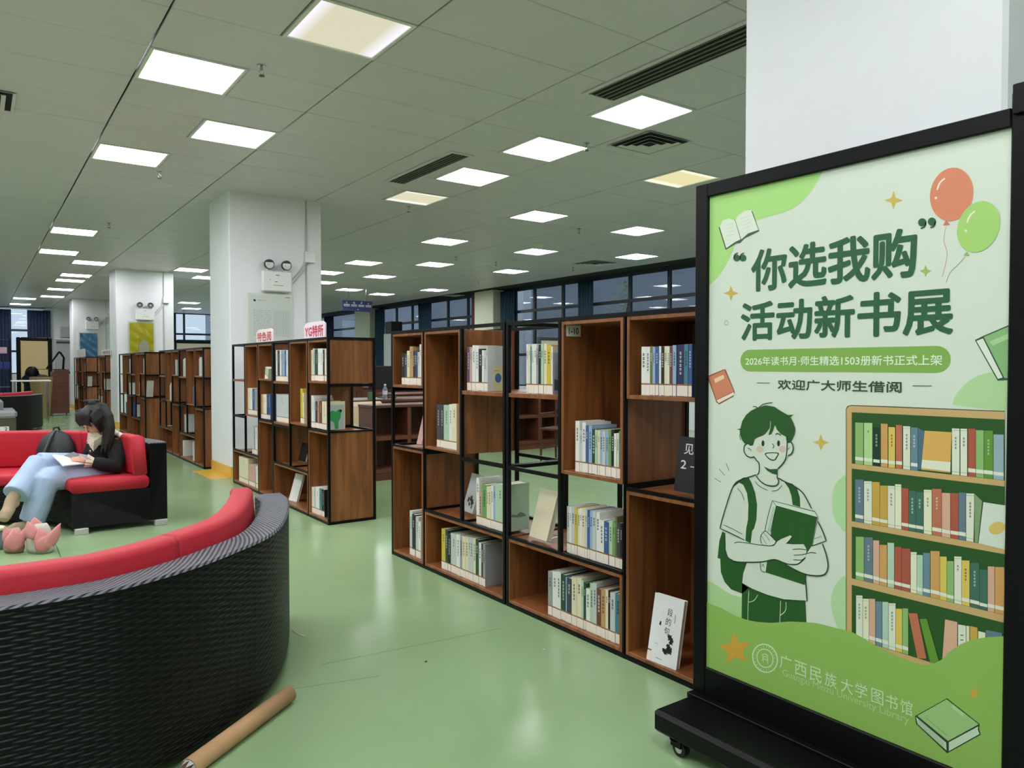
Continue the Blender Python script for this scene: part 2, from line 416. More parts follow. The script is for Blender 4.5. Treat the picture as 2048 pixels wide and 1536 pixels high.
# glass
def glass_mat():
    m = bpy.data.materials.new('window_glass'); m.use_nodes = True; nt = m.node_tree; N = nt.nodes; L = nt.links; nt.nodes.remove(N['Principled BSDF'])
    t = N.new('ShaderNodeBsdfTransparent'); t.inputs[0].default_value = (.95, .965, .975, 1); g = N.new('ShaderNodeBsdfGlossy'); g.inputs['Roughness'].default_value = 0.02
    f = N.new('ShaderNodeFresnel'); f.inputs[0].default_value = 1.5; mx = N.new('ShaderNodeMixShader')
    ge = N.new('ShaderNodeNewGeometry'); iv = N.new('ShaderNodeMath'); iv.operation = 'SUBTRACT'; iv.inputs[0].default_value = 1; L.new(ge.outputs['Backfacing'], iv.inputs[1]); ml = N.new('ShaderNodeMath'); ml.operation = 'MULTIPLY'; L.new(f.outputs[0], ml.inputs[0]); L.new(iv.outputs[0], ml.inputs[1])
    L.new(ml.outputs[0], mx.inputs[0]); L.new(t.outputs[0], mx.inputs[1]); L.new(g.outputs[0], mx.inputs[2]); L.new(mx.outputs[0], N['Material Output'].inputs[0]); return m
GLASS = glass_mat(); ALU = mat('dark_window_aluminium', (40, 46, 60), 0.45)
# right-hand window wall, mullions along Y
def yw(x, y=570): return hit(x, y, 0, XW).y
mull = [2.0, 3.6, 5.2, 6.8, yw(1420, 530), yw(1337.5, 540), yw(1259, 550), yw(1180, 565), yw(1125, 570), yw(1068, 575), yw(1030, 575), yw(985, 585)]
mull += [yw(935, 592), yw(895, 598), yw(857, 600), yw(823.5, 604), yw(792, 608), yw(765, 612), 24.5]
TZ = [0.75, 1.55, 2.66, ZC]
wn = 0
def window(axis, a0, a1, pos, lab_i, zs=TZ, deep=.06, label=None):
    """one glazed bay between a0 and a1 on the plane axis = pos"""
    global wn
    wn += 1
    t = ob('window_%d' % wn, None); t['kind'] = 'structure'
    f = MB(); e = .035
    def B(u0, u1, z0, z1, th=deep, off=0):
        if axis == 0: f.box((pos + off, u0, z0), (pos + off + th, u1, z1), ALU)
        else: f.box((u0, pos + off, z0), (u1, pos + off + th, z1), ALU)
    B(a0, a0 + e, zs[0], zs[-1] + .05); B(a1 - e, a1, zs[0], zs[-1] + .05); B(a0 + e, a1 - e, zs[-1] + .035, zs[-1] + .05)
    for z in zs: B(a0 + e, a1 - e, z - (.035 if z > zs[0] else 0), z + .035)
    build('window_frame', f, t)
    for z0, z1 in zip(zs[:-1], zs[1:]):
        g = MB()
        if axis == 0: g.box((pos + .03, a0 + e, z0 + .035), (pos + .036, a1 - e, z1 - .035), GLASS)
        else: g.box((a0 + e, pos + .03, z0 + .035), (a1 - e, pos + .036, z1 - .035), GLASS)
        build('pane', g, t)
    return t
for a, b in zip(mull[:-1], mull[1:]): window(0, a, b, XW, 0)
window(0, 25.3, YB, XW, 0)
for a in range(4): window(1, -4.2 + a * 1.5375, -4.2 + (a + 1) * 1.5375, YB, 0, [1.0, 1.75, 2.45, ZC])
xs2 = [5.6, 6.35, 7.8, 9.2, 10.3, XW]
for a, b in zip(xs2[:-1], xs2[1:]): window(1, a, b, YB, 0, [1.0, 1.75, 2.45, ZC])
# pilasters between the right-hand windows
PIL = mat('cream_wall_paint', (226, 226, 206), 0.6, var=.02)
for lab, x0, x1 in (('cream wall pilaster between the window bays above the second bookcase', 970, 1008), ('cream wall pilaster beyond the hanging blue sign', 727, 758)):
    y1, y0 = yw(x0, 590), yw(x1, 590)
    p = thing('wall_pilaster', lab, 'pilaster', (XW - .35, y0, 0))
    build('shaft', MB().box((0, 0, 0), (.35, y1 - y0, ZC + .04), PIL, .01), p)
# curtains: pleated sheets
CURT = mat('blue_grey_curtain', (50, 78, 102), 0.85, var=.12, vscale=3)
NAVY = mat('navy_curtain', (44, 52, 84), 0.85, var=.12, vscale=3)
def curtain(axis, a0, a1, pos, z0, z1, label, mt=CURT, taper=.65):
    mb = MB(); n = max(16, int((a1 - a0) * 60)); rows = 8; i = mb.m(mt); mid = (a0 + a1) / 2
    for r in range(rows + 1):
        z = z1 + (z0 - z1) * r / rows; sc = 1 - (1 - taper) * (r / rows) ** 1.5
        for k in range(n + 1):
            u = mid + (a0 + (a1 - a0) * k / n - mid) * sc; d = .035 * math.sin(k * 1.15) + .01 * math.sin(k * .4 + r)
            mb.v.append((pos + d, u, z) if axis == 0 else (u, pos + d, z))
    for r in range(rows):
        for k in range(n):
            a = r * (n + 1) + k; mb.f.append([a, a + 1, a + n + 2, a + n + 1]); mb.mi.append(i)
    mb.smooth = True
    me = mb.mesh('curtain'); o = ob('curtain', me); m_ = o.modifiers.new('thick', 'SOLIDIFY'); m_.thickness = .006
    dg = bpy.context.evaluated_depsgraph_get(); me2 = bpy.data.meshes.new_from_object(o.evaluated_get(dg)); o.modifiers.clear(); o.data = me2
    return tag(o, label, 'curtain', 'window curtains')
curtain(0, yw(1194), yw(1167), XW - .14, .008, ZC - .02, 'blue curtain between the right windows, nearest the poster', taper=.9)
curtain(0, yw(1035), yw(1009), XW - .14, .008, ZC - .02, 'blue curtain right beside the cream pilaster above the second bookcase')
curtain(0, yw(869), yw(846), XW - .14, .008, ZC - .02, 'blue curtain midway along the far right windows')
curtain(0, yw(775), yw(757), XW - .14, .008, ZC - .02, 'blue gathered curtain hanging right of the far cream pilaster', taper=.6)
curtain(0, yw(672), yw(655), XW - .14, .008, ZC - .02, 'dark blue curtain at the far corner left of the hanging sign', NAVY, 1)
BRN = mat('brown_curtain_track', (94, 50, 40), .6)
mb = MB().box((XW - .2, yw(969, 590) + .02, .9), (XW - .12, yw(955, 590), ZC - .01), BRN, .005); tag(build('drape', mb), 'reddish brown upright panel left of the cream pilaster', 'panel')
def xb(x, y=650): return hit(x, y, 1, YB).x
curtain(1, xb(-14), xb(22), YB - .14, .008, ZC - .1, 'dark blue curtain at the left edge of the picture', NAVY, .97)
curtain(1, xb(54), xb(100), YB - .14, .008, ZC - .1, 'dark navy curtain right of the bright back window', NAVY, .97)
curtain(1, xb(345.5), xb(350), YB - .14, .008, ZC - .02, 'narrow dark curtain edge right of the yellow panel pillar', NAVY, 1)
# curtain rail on the back wall
tag(build('curtain_rail', MB().box((xb(-20), YB - .2, ZC - .085), (xb(101), YB - .08, ZC - .04), WHITE)), 'white curtain rail along the back window', 'rail')
# outside: grey building and tree to the right, so the panes there read dark
EXTM = mat('grey_facade', (140, 146, 158), .8, var=.06, vscale=.6)
e = thing('opposite_building', 'grey building wall seen dimly through the right-hand windows', 'building', (16.5, -6, -.5))
build('wall', MB().box((0, 0, 0), (1, 75, 9), EXTM), e)
build('column', MB().box((-3.2, yw(1041, 590) * 1.17 + 6 - .2, 0), (-2.9, yw(1041, 590) * 1.17 + 6 + .25, 5.2), mat('white_render', (225, 228, 235), .7)), e)['label'] = 'white outdoor column added for a bright slit'  # column added to stand in for the bright slit beside the curtain
gnd = struct('outside_ground', MB().box((XW + .2, -12, -.6), (40, 60, -.5), mat('outside_paving', (100, 104, 100), .9)))
LEAF = mat('leaf_green', (120, 150, 70), .6, var=.2)
tr = thing('garden_tree', 'pale green tree branches seen through the right-hand windows', 'tree', (13.2, yw(1212, 600) * 1.1, -.5))
build('trunk', MB().tube([(0, 0, 0), (.05, .02, 1.6), (0, .05, 2.6), (.1, 0, 3.4)], [.07, .06, .04, .015], DWOOD, 8), tr)
lf = MB()
for _ in range(420):
    a = random.uniform(0, 6.28); z = random.uniform(1.8, 3.9); R_ = random.uniform(0, .55) * (1 - abs(z - 2.7) / 2.2)
    c = Vector((R_ * math.cos(a), R_ * math.sin(a), z)); u = Vector((random.uniform(-1, 1), random.uniform(-1, 1), random.uniform(-1, 1))).normalized(); v = u.orthogonal().normalized() * .018; u = u * .06
    lf.face([c - u, c + v, c + u, c - v], LEAF)
o = build('leaf', lf, tr, fix=False); o['kind'] = 'stuff'

# --- ceiling fittings
SLAT = mat('vent_slat', (120, 122, 114), .5)
def slot_vent(x0, x1, y0, y1, label):
    t = thing('air_vent', label, 'air vent', ((x0 + x1) / 2, (y0 + y1) / 2, ZC), 0, 'long slot air vents'); w_ = (x1 - x0) / 2; l_ = (y1 - y0) / 2
    f = MB()
    for s in (-1, 1):
        f.box((s * (w_ - .035), -l_, -.012), (s * w_, l_, -.001), CEILM, .003); f.box((-w_ + .035, s * (l_ - .035), -.012), (w_ - .035, s * l_, -.001), CEILM, .003)
    build('frame', f, t); build('backing', MB().box((-w_ + .03, -l_ + .03, -.004), (w_ - .03, l_ - .03, -.0015), mat('vent_dark', (16, 16, 16), .9)), t)
    sm = MB().box((-.004, -l_ + .035, -.011), (.004, l_ - .035, -.004), SLAT).mesh('slat')
    for k in range(5): ob('slat', sm, t, (-w_ + .035 + (k + .5) * (2 * w_ - .07) / 5 - .012, 0, 0))
slot_vent(3.57, 3.89, 1.2, 4.10, 'long slotted ceiling air vent running behind the near white pillar')
slot_vent(3.55, 3.81, 5.88, 7.26, 'shorter slotted ceiling air vent in the middle of the ceiling')
def square_vent(x, y, label, a=.26):
    t = thing('air_diffuser', label, 'air vent', (x, y, ZC))
    build('backing', MB().box((-a + .02, -a + .02, -.006), (a - .02, a - .02, -.0015), mat('vent_dark', (16, 16, 16), .9)), t)
    for q in range(4):
        R0 = a - q * .06; R1 = R0 - .028; zz = -.014 - q * .004; mb = MB()
        c0 = [(-R0, -R0), (R0, -R0), (R0, R0), (-R0, R0)]; c1 = [(-R1, -R1), (R1, -R1), (R1, R1), (-R1, R1)]
        for k in range(4):
            a0, a1, b0, b1 = c0[k], c0[(k + 1) % 4], c1[k], c1[(k + 1) % 4]
            mb.face([(*a0, zz), (*a1, zz), (*b1, zz + .012), (*b0, zz + .012)], CEILM); mb.face([(*a0, zz + .003), (*b0, zz + .015), (*b1, zz + .015), (*a1, zz + .003)], CEILM)
            mb.face([(*a0, zz), (*a0, zz + .003), (*a1, zz + .003), (*a1, zz)], CEILM)
        build('louvre', mb, t, fix=False)
square_vent(4.85, 4.66, 'square four-way ceiling air diffuser near the white pillar top')
for p, s_ in (((1190, 526), .3), ((905, 590), .25)):
    q = fl(p[0], p[1], ZC); square_vent(q.x, q.y, 'dark square air diffuser far off %s' % ('above the right windows' if p[0] > 1000 else 'over the far reading area'), s_)
q = fl(0, 192, ZC); square_vent(.02, q.y + .1, 'white square air diffuser cut by the left edge of the picture', .25)
def sprinkler(x, y, label):
    t = thing('sprinkler_head', label, 'sprinkler', (x, y, ZC), 0, 'ceiling sprinkler heads')
    build('escutcheon', MB().tube([(0, 0, 0), (0, 0, -.006)], .028, CHROME, 14), t)
    b = MB().tube([(0, 0, -.006), (0, 0, -.035)], .009, CHROME, 8)
    for s in (-1, 1): b.tube([(s * .008, 0, -.03), (s * .014, 0, -.045), (s * .003, 0, -.065)], .003, CHROME, 6)
    build('body', b, t); build('deflector', MB().tube([(0, 0, -.065), (0, 0, -.069)], .02, mat('dark_brass', (90, 84, 70), .4, .8), 12), t)
for n, p in enumerate([(523, 131), (319, 343), (218, 446), (1173, 286), (817, 413), (912, 513), (1158, 457), (992, 524), (1146, 535), (957, 563)]):
    q = fl(p[0], p[1], ZC)
    sprinkler(q.x, q.y, 'small ceiling sprinkler head, %s nearest %s' % ((ordw[n], 'in the left aisle') if n < 3 else (ordw[n - 3], 'over the right-hand reading area')))
t = thing('smoke_detector', 'round white smoke detector beside a light over the reading area', 'detector', tuple(fl(1080, 488, ZC)))
build('body', MB().tube([(0, 0, 0), (0, 0, -.02), (0, 0, -.05), (0, 0, -.06)], [.07, .07, .05, .02], WHITE, 20), t)
build('base_ring', MB().tube([(0, 0, 0), (0, 0, -.012)], .085, WHITE, 20), t)
# ================================================================= BOOKCASES
XF = 2.25; DEPTH = 0.41; ZR = [0.0, 0.37, 0.74, 1.112, 1.49]
def wbox(mb, y0, y1, z0, z1, back=True):
    """open-fronted wooden box, near face at XF"""
    t = .017; x0 = XF + .003; x1 = XF + DEPTH - .003
    mb.box((x0, y0, z0), (x1, y0 + t, z1), WOOD, .0015); mb.box((x0, y1 - t, z0), (x1, y1, z1), WOOD, .0015)
    mb.box((x0, y0 + t, z0), (x1, y1 - t, z0 + t), WOOD, .0015); mb.box((x0, y0 + t, z1 - t), (x1, y1 - t, z1), WOOD, .0015)
    if back: mb.box((x1 - .008, y0 + t, z0 + t), (x1, y1 - t, z1 - t), WOOD)
def unit(y0, L, flip, label, extra_shelf=False):
    """flip False: the column nearest the camera holds the single top box; True: the farthest one"""
    t = thing('bookcase', label, 'bookcase', (XF, y0, 0)); c = L / 3.0; g = .011; inv = Matrix.Translation((-XF, -y0, 0))
    def ys(k, n=1):      # k-th column counted from the tall-box side
        a = y0 + k * c if not flip else y0 + L - (k + n) * c
        return a + g, a + n * c - g
    def B(a, z0, z1):
        mb = MB(); wbox(mb, a[0], a[1], z0, z1); mb.xf(inv); return build('wooden_box', mb, t, fix=False)
    B(ys(0), ZR[3] + .008, ZR[4] - .02); B(ys(0), .02, ZR[2] - .012)
    B(ys(1), ZR[2] + .01, ZR[4] - .02); B(ys(1, 2), .02, ZR[1] - .012)
    def board(a, z):
        mb = MB().box((XF + .003, a[0], z - .022), (XF + DEPTH - .003, a[1], z), WOOD, .0015).xf(inv); build('shelf_board', mb, t)
    board(ys(2), ZR[3] + .008)
    if extra_shelf: board(ys(2), ZR[2] + .005)
    f = MB(); w_ = .02; xs = (XF, XF + DEPTH - w_)
    for x in xs:
        for k, ww in ((0, w_), (1, .008), (2, w_), (3, w_)):
            yy = y0 + k * c if not flip else y0 + L - k * c
            a = yy - ww / 2
            if k == 0: a = y0 if not flip else y0 + L - ww
            if k == 3: a = y0 if flip else y0 + L - ww
            z_lo = ZR[1] if k == 2 else 0
            if k in (0, 3): f.box((x, a, 0), (x + w_, a + ww, ZR[4]), BLACKM, .001)
            else: f.box((x, a, z_lo), (x + w_, a + ww, ZR[4]), BLACKM, .001)
        f.box((x + .001, y0 + w_, 0.0), (x + w_ - .001, y0 + L - w_, .019), BLACKM); f.box((x + .001, y0 + w_, ZR[4] - .019), (x + w_ - .001, y0 + L - w_, ZR[4]), BLACKM)
        a = ys(2); f.box((x + .001, a[0] - g, ZR[2] - .02 + (-.02 if extra_shelf else 0)), (x + w_ - .001, a[1] + g, ZR[2] + (-.019 if extra_shelf else 0)), BLACKM)
        a = ys(0); f.box((x + .001, a[0], ZR[2] - .011), (x + w_ - .001, a[1], ZR[2] + .002), BLACKM)
        a = ys(1, 2); f.box((x + .001, a[0], ZR[1] - .011), (x + w_ - .001, a[1], ZR[1] + .003), BLACKM)
    for yy in (y0, y0 + L - w_):
        for z in (0.0, ZR[4] - .02): f.box((xs[0] + w_, yy, z), (xs[1], yy + w_, z + .02), BLACKM)
    yy = (y0 + L - w_) if not flip else y0
    for z in (ZR[2] - .02 - (.02 if extra_shelf else 0),): f.box((xs[0] + w_, yy, z), (xs[1], yy + w_, z + .02), BLACKM)
    yy = y0 if not flip else (y0 + L - w_)
    f.box((xs[0] + w_, yy, ZR[3] - .018), (xs[1], yy + w_ * .5, ZR[3] + .006), BLACKM); f.box((xs[0] + w_, yy, ZR[2] - .011), (xs[1], yy + w_ * .5, ZR[2] + .002), BLACKM)
    for k in (1, 2):
        yy = (y0 + k * c if not flip else y0 + L - k * c) - .004
        if k == 1: f.box((xs[0] + w_, yy, ZR[2] - .03), (xs[1], yy + .008, ZR[2] + .012), BLACKM)
        f.box((xs[0] + w_, yy, ZR[1] - .011), (xs[1], yy + .008, ZR[1] + .003), BLACKM)
    f.xf(inv); build('frame', f, t, fix=False)
    return t
UB = unit(1.865, 1.31, False, 'wood and black steel bookcase partly hidden behind the poster stand')
UA = unit(3.187, 1.315, True, 'wood and black steel bookcase second from the poster stand')
US = unit(5.60, 1.345, False, 'bookcase showing its wooden end panel left of the floor gap', True)
UT = unit(6.947, 1.335, False, 'bookcase standing against the big pillar with the emergency lamp')
U4 = [unit(9.56, 1.33, False, 'bookcase just beyond the big pillar'), unit(10.892, 1.33, False, 'far bookcase next along beyond the big pillar')]
U3 = [unit(13.40, 1.33, False, 'bookcase with end panel below the yellow notice panel'), unit(14.732, 1.33, False, 'bookcase in front of the yellow panel pillar')]
U5 = [unit(17.95, 1.33, False, 'distant bookcase just beyond the yellow panel pillar'), unit(21.4, 1.33, False, 'distant bookcase with orange-brown end panel'), unit(22.732, 1.33, False, 'farthest bookcase at the left end of the row')]

# ----------------------------------------------------------------- books
PAL = dict(white=(228, 228, 222), cream=(226, 216, 184), grey=(150, 154, 156), palegrey=(196, 200, 200), black=(26, 26, 30), darkgrey=(62, 66, 74), navy=(34, 44, 92), blue=(60, 92, 150),
    lightblue=(150, 176, 206), teal=(70, 130, 140), darkgreen=(30, 72, 52), green=(112, 158, 96), palegreen=(178, 204, 176), olive=(110, 116, 74), yellow=(206, 184, 62), tan=(190, 150, 100), brown=(112, 66, 48),
    purple=(108, 82, 110), pink=(206, 160, 150), orange=(196, 120, 60), red=(170, 50, 50), darkbrown=(60, 40, 36))
NM = dict(palegrey='pale grey', darkgrey='dark grey', lightblue='light blue', darkgreen='dark green', palegreen='pale green', darkbrown='dark brown')
BM = {k: mat('book_cover_' + k, v, .42, var=.04, vscale=6) for k, v in PAL.items()}
XS = XF + .022
def book(x, y1, t, h, d, z, col, label, group, near=True, lean=0.0, titled=True, rz=0.0):
    """x spine plane, y1 left (far) edge, thickness t toward the camera side; lean tilts the top toward -Y when positive"""
    mb = MB(); c = .0022; m_ = BM[col]
    mb.box((0, -t, 0), (c, 0, h), m_); mb.box((c, -t, 0), (d, -t + c, h), m_); mb.box((c, -c, 0), (d, 0, h), m_)
    o = build('book', mb, None, (x, y1, z), (lean, 0, rz), fix=False); tag(o, label, 'book', group)
    if t > 2.6 * c:
        pm = MB().box((c, -t + c, .003), (d - .003, -c, h - .003), PAPER); build('page_block', pm, o, fix=False)
    if near:
        lb = MB(); lb.box((-.0006, -t + .0006, .002), (0, -.0006, .044), LABELW); lb.box((-.0007, -t + .0005, .044), (0, -.0005, .050), TAPE)
        build('spine_label', lb, o, fix=False)
        if titled and t > .009:
            tm = MB(); ink = LIGHTT if sum(PAL[col]) < 330 else DARKT; w_ = min(t * .45, .012); zz = h * .86
            for k in range(random.randint(3, 6)):
                hh = w_ * random.uniform(.75, 1.0); a = random.uniform(.75, 1.1)
                y_ = -t / 2; 
                tm.face([(-.0008, y_ + w_ / 2, zz), (-.0008, y_ - w_ / 2 * a, zz), (-.0008, y_ - w_ / 2 * a, zz - hh * .22), (-.0008, y_ + w_ / 2, zz - hh * .22)], ink)
                tm.face([(-.0008, y_ + w_ * .12, zz), (-.0008, y_ - w_ * .12, zz), (-.0008, y_ - w_ * .1, zz - hh), (-.0008, y_ + w_ * .14, zz - hh)], ink)
                tm.face([(-.0008, y_ + w_ / 2, zz - hh * .6), (-.0008, y_ - w_ / 2, zz - hh * .6), (-.0008, y_ - w_ / 2, zz - hh * .8), (-.0008, y_ + w_ / 2, zz - hh * .8)], ink)
                zz -= w_ * 1.35
            build('spine_title', tm, o, fix=False)
    return o
ordn = ordw
def colname(c): return NM.get(c, c)
def row(zoom, zf, specs, where, group, ymid, near=True, xface=None, depth=.165, ymax=None):
    """specs: (x0, x1, ytop, colour[, lean]) in the zoomed crop's pixels; zoom = (ox, oy, scale)"""
    ox, oy, s = zoom; xp = xface or XS; out = []; prev = None; todo = []
    for n, sp in enumerate(specs):
        xa = ox + sp[0] / s; xb_ = ox + sp[1] / s; yt = oy + sp[2] / s; lean = sp[4] if len(sp) > 4 else 0.0
        ya = hit(xa, ymid, 0, xp).y; yb = hit(xb_, ymid, 0, xp).y
        if prev is not None: ya = min(ya, prev - .0004)
        t = max(.005, ya - yb); h = max(.12, min(.345, hit(xa, yt, 0, xp).z - zf))
        todo.append([ya, t, h, sp[3], lean]); prev = ya - t
    hi_, lo_ = todo[0][0], todo[-1][0] - todo[-1][1]; mid = (hi_ + lo_) / 2; dy = 0.0
    for u0, L_, fl_ in UNITS:
        if u0 <= mid <= u0 + L_:
            c_ = L_ / 3; k = int((mid - u0) / c_); A_, B_ = u0 + k * c_ + .03, u0 + (k + 1) * c_ - .03
            if zf == F1 and (k >= 1 if not fl_ else k <= 1): A_, B_ = (u0 + c_ + .03, u0 + L_ - .03) if not fl_ else (u0 + .03, u0 + 2 * c_ - .03)
            if hi_ > B_: dy = B_ - hi_
            if lo_ + dy < A_: dy = A_ - lo_
            if hi_ + dy > B_:
                sc = (B_ - A_) / (hi_ - lo_); base = hi_
                for q in todo: q[0] = B_ - (base - q[0]) * sc; q[1] *= sc * .98
                dy = 0.0
    for n, (ya, t, h, c, lean) in enumerate(todo):
        dep = max(.12, min(.2, depth * (0.9 + .2 * (h / .24 - .7))))
        out.append(book(xp + random.uniform(0, .004), ya + dy, t, h, dep, zf, c, '%s book, %s from the left, %s' % (colname(c), ordn[n], where), group, near, lean))
    return out
UNITS = [(1.865, 1.31, False), (3.187, 1.315, True), (5.60, 1.345, False), (6.947, 1.335, False)]
Z7 = (760, 620, 5.12); Z8 = (1000, 580, 4.8); Z9 = (760, 880, 4.519); Z10 = (1000, 820, 4.8); Z11 = (1000, 1060, 4.517); Z6 = (440, 640, 3.574)
F4, F3, F2, F1 = ZR[3] + .026, ZR[2] + .028, ZR[1] + .004, .0375
# second bookcase from the poster (A)
row(Z7, F4, [(218, 246, 442, 'black'), (246, 272, 446, 'darkgrey'), (272, 298, 418, 'cream'), (298, 334, 374, 'tan'), (334, 352, 420, 'black'), (352, 372, 418, 'darkgrey'), (372, 384, 425, 'blue'), (384, 402, 430, 'palegrey'), (402, 418, 352, 'white')],
    'top left box of the second bookcase', 'books in the top left box of the second bookcase', 700)
row(Z7, F3, [(578, 612, 965, 'darkgrey'), (612, 650, 968, 'darkgrey'), (650, 705, 972, 'palegreen'), (705, 735, 965, 'white'), (735, 782, 960, 'cream')],
    'tall middle box of the second bookcase', 'books in the tall middle box of the second bookcase', 850)
A4 = row(Z7, ZR[3] + .009, [(882, 914, 378, 'purple'), (914, 928, 380, 'pink'), (928, 942, 380, 'palegrey'), (942, 970, 362, 'white'), (970, 1000, 366, 'white'), (1000, 1038, 398, 'black'), (1038, 1058, 412, 'white'), (1058, 1080, 440, 'palegrey'), (1080, 1094, 366, 'palegrey')],
    'open top right shelf of the second bookcase', 'books on the open top right shelf of the second bookcase', 730)
row(Z9, F1, [(265, 290, 636, 'palegrey'), (290, 318, 670, 'black'), (318, 345, 690, 'palegrey'), (345, 365, 735, 'white')],
    'tall lower left box of the second bookcase', 'books in the tall lower left box of the second bookcase', 1060)
row(Z9, F1, [(556, 590, 798, 'yellow'), (590, 612, 812, 'darkgreen'), (612, 636, 845, 'black'), (636, 690, 838, 'palegrey'), (690, 722, 850, 'white'), (722, 742, 860, 'grey'), (742, 770, 868, 'cream'), (770, 795, 872, 'cream'), (795, 815, 876, 'palegrey'), (815, 838, 878, 'palegrey'), (838, 864, 884, 'cream'), (864, 890, 896, 'darkgreen'), (890, 912, 925, 'white'), (912, 930, 940, 'darkbrown'), (930, 950, 938, 'grey')],
    'bottom right box of the second bookcase', 'books in the bottom right box of the second bookcase', 1110)
A2 = row(Z9, F2, [(905, 930, 350, 'white'), (930, 955, 480, 'pink'), (955, 1003, 408, 'green'), (1003, 1020, 430, 'cream'), (1020, 1042, 430, 'cream'), (1042, 1062, 420, 'white'), (1062, 1082, 425, 'lightblue'), (1082, 1172, 400, 'palegreen')],
    'middle open shelf of the second bookcase', 'books on the middle open shelf of the second bookcase', 1010)
# bookcase behind the poster (B)
B4 = row(Z8, ZR[3] + .009, [(252, 268, 520, 'white'), (268, 285, 518, 'cream'), (285, 302, 545, 'teal'), (302, 322, 520, 'white'), (322, 345, 518, 'white'), (345, 366, 560, 'grey'), (366, 392, 525, 'black'), (392, 415, 520, 'palegreen'), (415, 442, 516, 'cream'), (442, 486, 530, 'yellow'), (486, 500, 540, 'white')],
    'see-through top shelf nearest the poster', 'books on the see-through top shelf nearest the poster', 750)
row(Z10, F3, [(730, 770, 105, 'white'), (770, 790, 190, 'palegrey'), (790, 826, 118, 'white'), (826, 852, 150, 'blue'), (852, 884, 150, 'lightblue'), (884, 918, 185, 'darkgreen'), (918, 940, 190, 'palegreen'), (940, 962, 195, 'cream'), (962, 990, 205, 'lightblue'), (990, 1018, 200, 'palegrey'), (1018, 1045, 205, 'lightblue'), (1045, 1072, 200, 'green'), (1072, 1100, 190, 'black'), (1100, 1122, 225, 'white'), (1122, 1144, 222, 'cream'), (1144, 1166, 205, 'teal'), (1166, 1186, 205, 'lightblue')],
    'tall middle box nearest the poster', 'books in the tall middle box nearest the poster', 900)
row(Z10, F2, [(664, 690, 930, 'palegrey'), (690, 712, 932, 'white'), (712, 742, 935, 'palegrey'), (742, 766, 945, 'yellow'), (766, 790, 955, 'cream'), (790, 812, 950, 'white'), (812, 845, 955, 'cream'), (845, 866, 962, 'palegrey'), (866, 890, 968, 'blue'), (890, 918, 970, 'lightblue'), (918, 950, 975, 'palegrey'), (950, 985, 985, 'white'), (985, 1030, 1062, 'white'), (1030, 1076, 1075, 'blue'), (1076, 1112, 1070, 'palegreen'), (1112, 1140, 1075, 'green'), (1140, 1156, 1030, 'olive'), (1156, 1190, 1090, 'darkgrey'), (1190, 1214, 1100, 'black')],
    'open second tier nearest the poster', 'books on the open second tier nearest the poster', 1060)
row(Z11, F1, [(442, 480, 372, 'grey'), (480, 522, 374, 'white'), (522, 556, 376, 'white'), (556, 600, 402, 'darkgreen'), (600, 612, 428, 'lightblue'), (612, 656, 432, 'darkgrey'), (656, 700, 425, 'cream'), (700, 742, 428, 'cream'), (742, 762, 455, 'palegreen'), (762, 784, 480, 'darkgreen'), (784, 820, 530, 'white'), (820, 850, 482, 'palegreen'), (850, 882, 478, 'palegrey'), (882, 924, 530, 'brown'), (924, 962, 535, 'tan'), (962, 986, 540, 'cream'), (986, 1006, 550, 'black'), (1006, 1050, 565, 'palegrey'), (1050, 1098, 575, 'teal'), (1098, 1116, 580, 'darkgreen')],
    'wide bottom box nearest the poster', 'books in the wide bottom box nearest the poster', 1230)
row(Z8, F4, [(1356, 1400, 545, 'white'), (1400, 1437, 545, 'white'), (1437, 1464, 540, 'olive'), (1464, 1488, 545, 'lightblue'), (1488, 1520, 545, 'blue'), (1520, 1542, 540, 'white'), (1542, 1572, 542, 'black'), (1572, 1600, 540, 'cream'), (1600, 1626, 540, 'white'), (1626, 1655, 542, 'brown'), (1655, 1690, 530, 'lightblue'), (1690, 1766, 525, 'navy'), (1766, 1804, 520, 'teal'), (1804, 1840, 518, 'blue')],
    'top box beside the poster stand', 'books in the top box beside the poster stand', 740)
# bookcase with end panel (S2 near) and the one against the pillar (S2 far)
row(Z6, F4, [(628, 640, 215, 'cream'), (640, 652, 205, 'palegrey'), (652, 676, 215, 'darkgreen'), (676, 690, 205, 'white'), (690, 712, 205, 'white'), (712, 722, 215, 'black'), (722, 735, 207, 'cream')],
    'top box of the end-panel bookcase', 'books in the top right box of the end-panel bookcase', 700)
S3b = row(Z6, F3 - .02, [(641, 658, 538, 'white'), (658, 668, 560, 'palegrey'), (668, 684, 580, 'navy'), (684, 694, 575, 'tan'), (694, 716, 578, 'brown'), (716, 748, 580, 'cream')],
    'open third tier at the end panel', 'books on the open third tier at the end panel', 825)
row(Z6, F3, [(575, 590, 490, 'yellow'), (590, 600, 520, 'cream')], 'tall middle box of the end-panel bookcase', 'books in the tall middle box of the end-panel bookcase', 810)
row(Z6, ZR[3] + .009, [(385, 396, 215, 'white'), (396, 412, 218, 'darkgrey'), (412, 424, 218, 'white'), (424, 436, 218, 'grey'), (436, 448, 218, 'lightblue'), (448, 460, 218, 'blue'), (460, 470, 218, 'white')],
    'open top shelf of the end-panel bookcase', 'books on the open top shelf of the end-panel bookcase', 700)
row(Z6, ZR[2] + .006, [(388, 475, 528, 'palegrey')], 'third tier of the end-panel bookcase', 'books third tier end-panel bookcase', 810)
row(Z6, F1, [(648, 662, 1190, 'white'), (662, 676, 1190, 'palegrey'), (676, 700, 1195, 'white'), (700, 716, 1200, 'teal'), (716, 735, 1205, 'black')],
    'tall lower box of the end-panel bookcase', 'books in the tall lower box of the end-panel bookcase', 980)
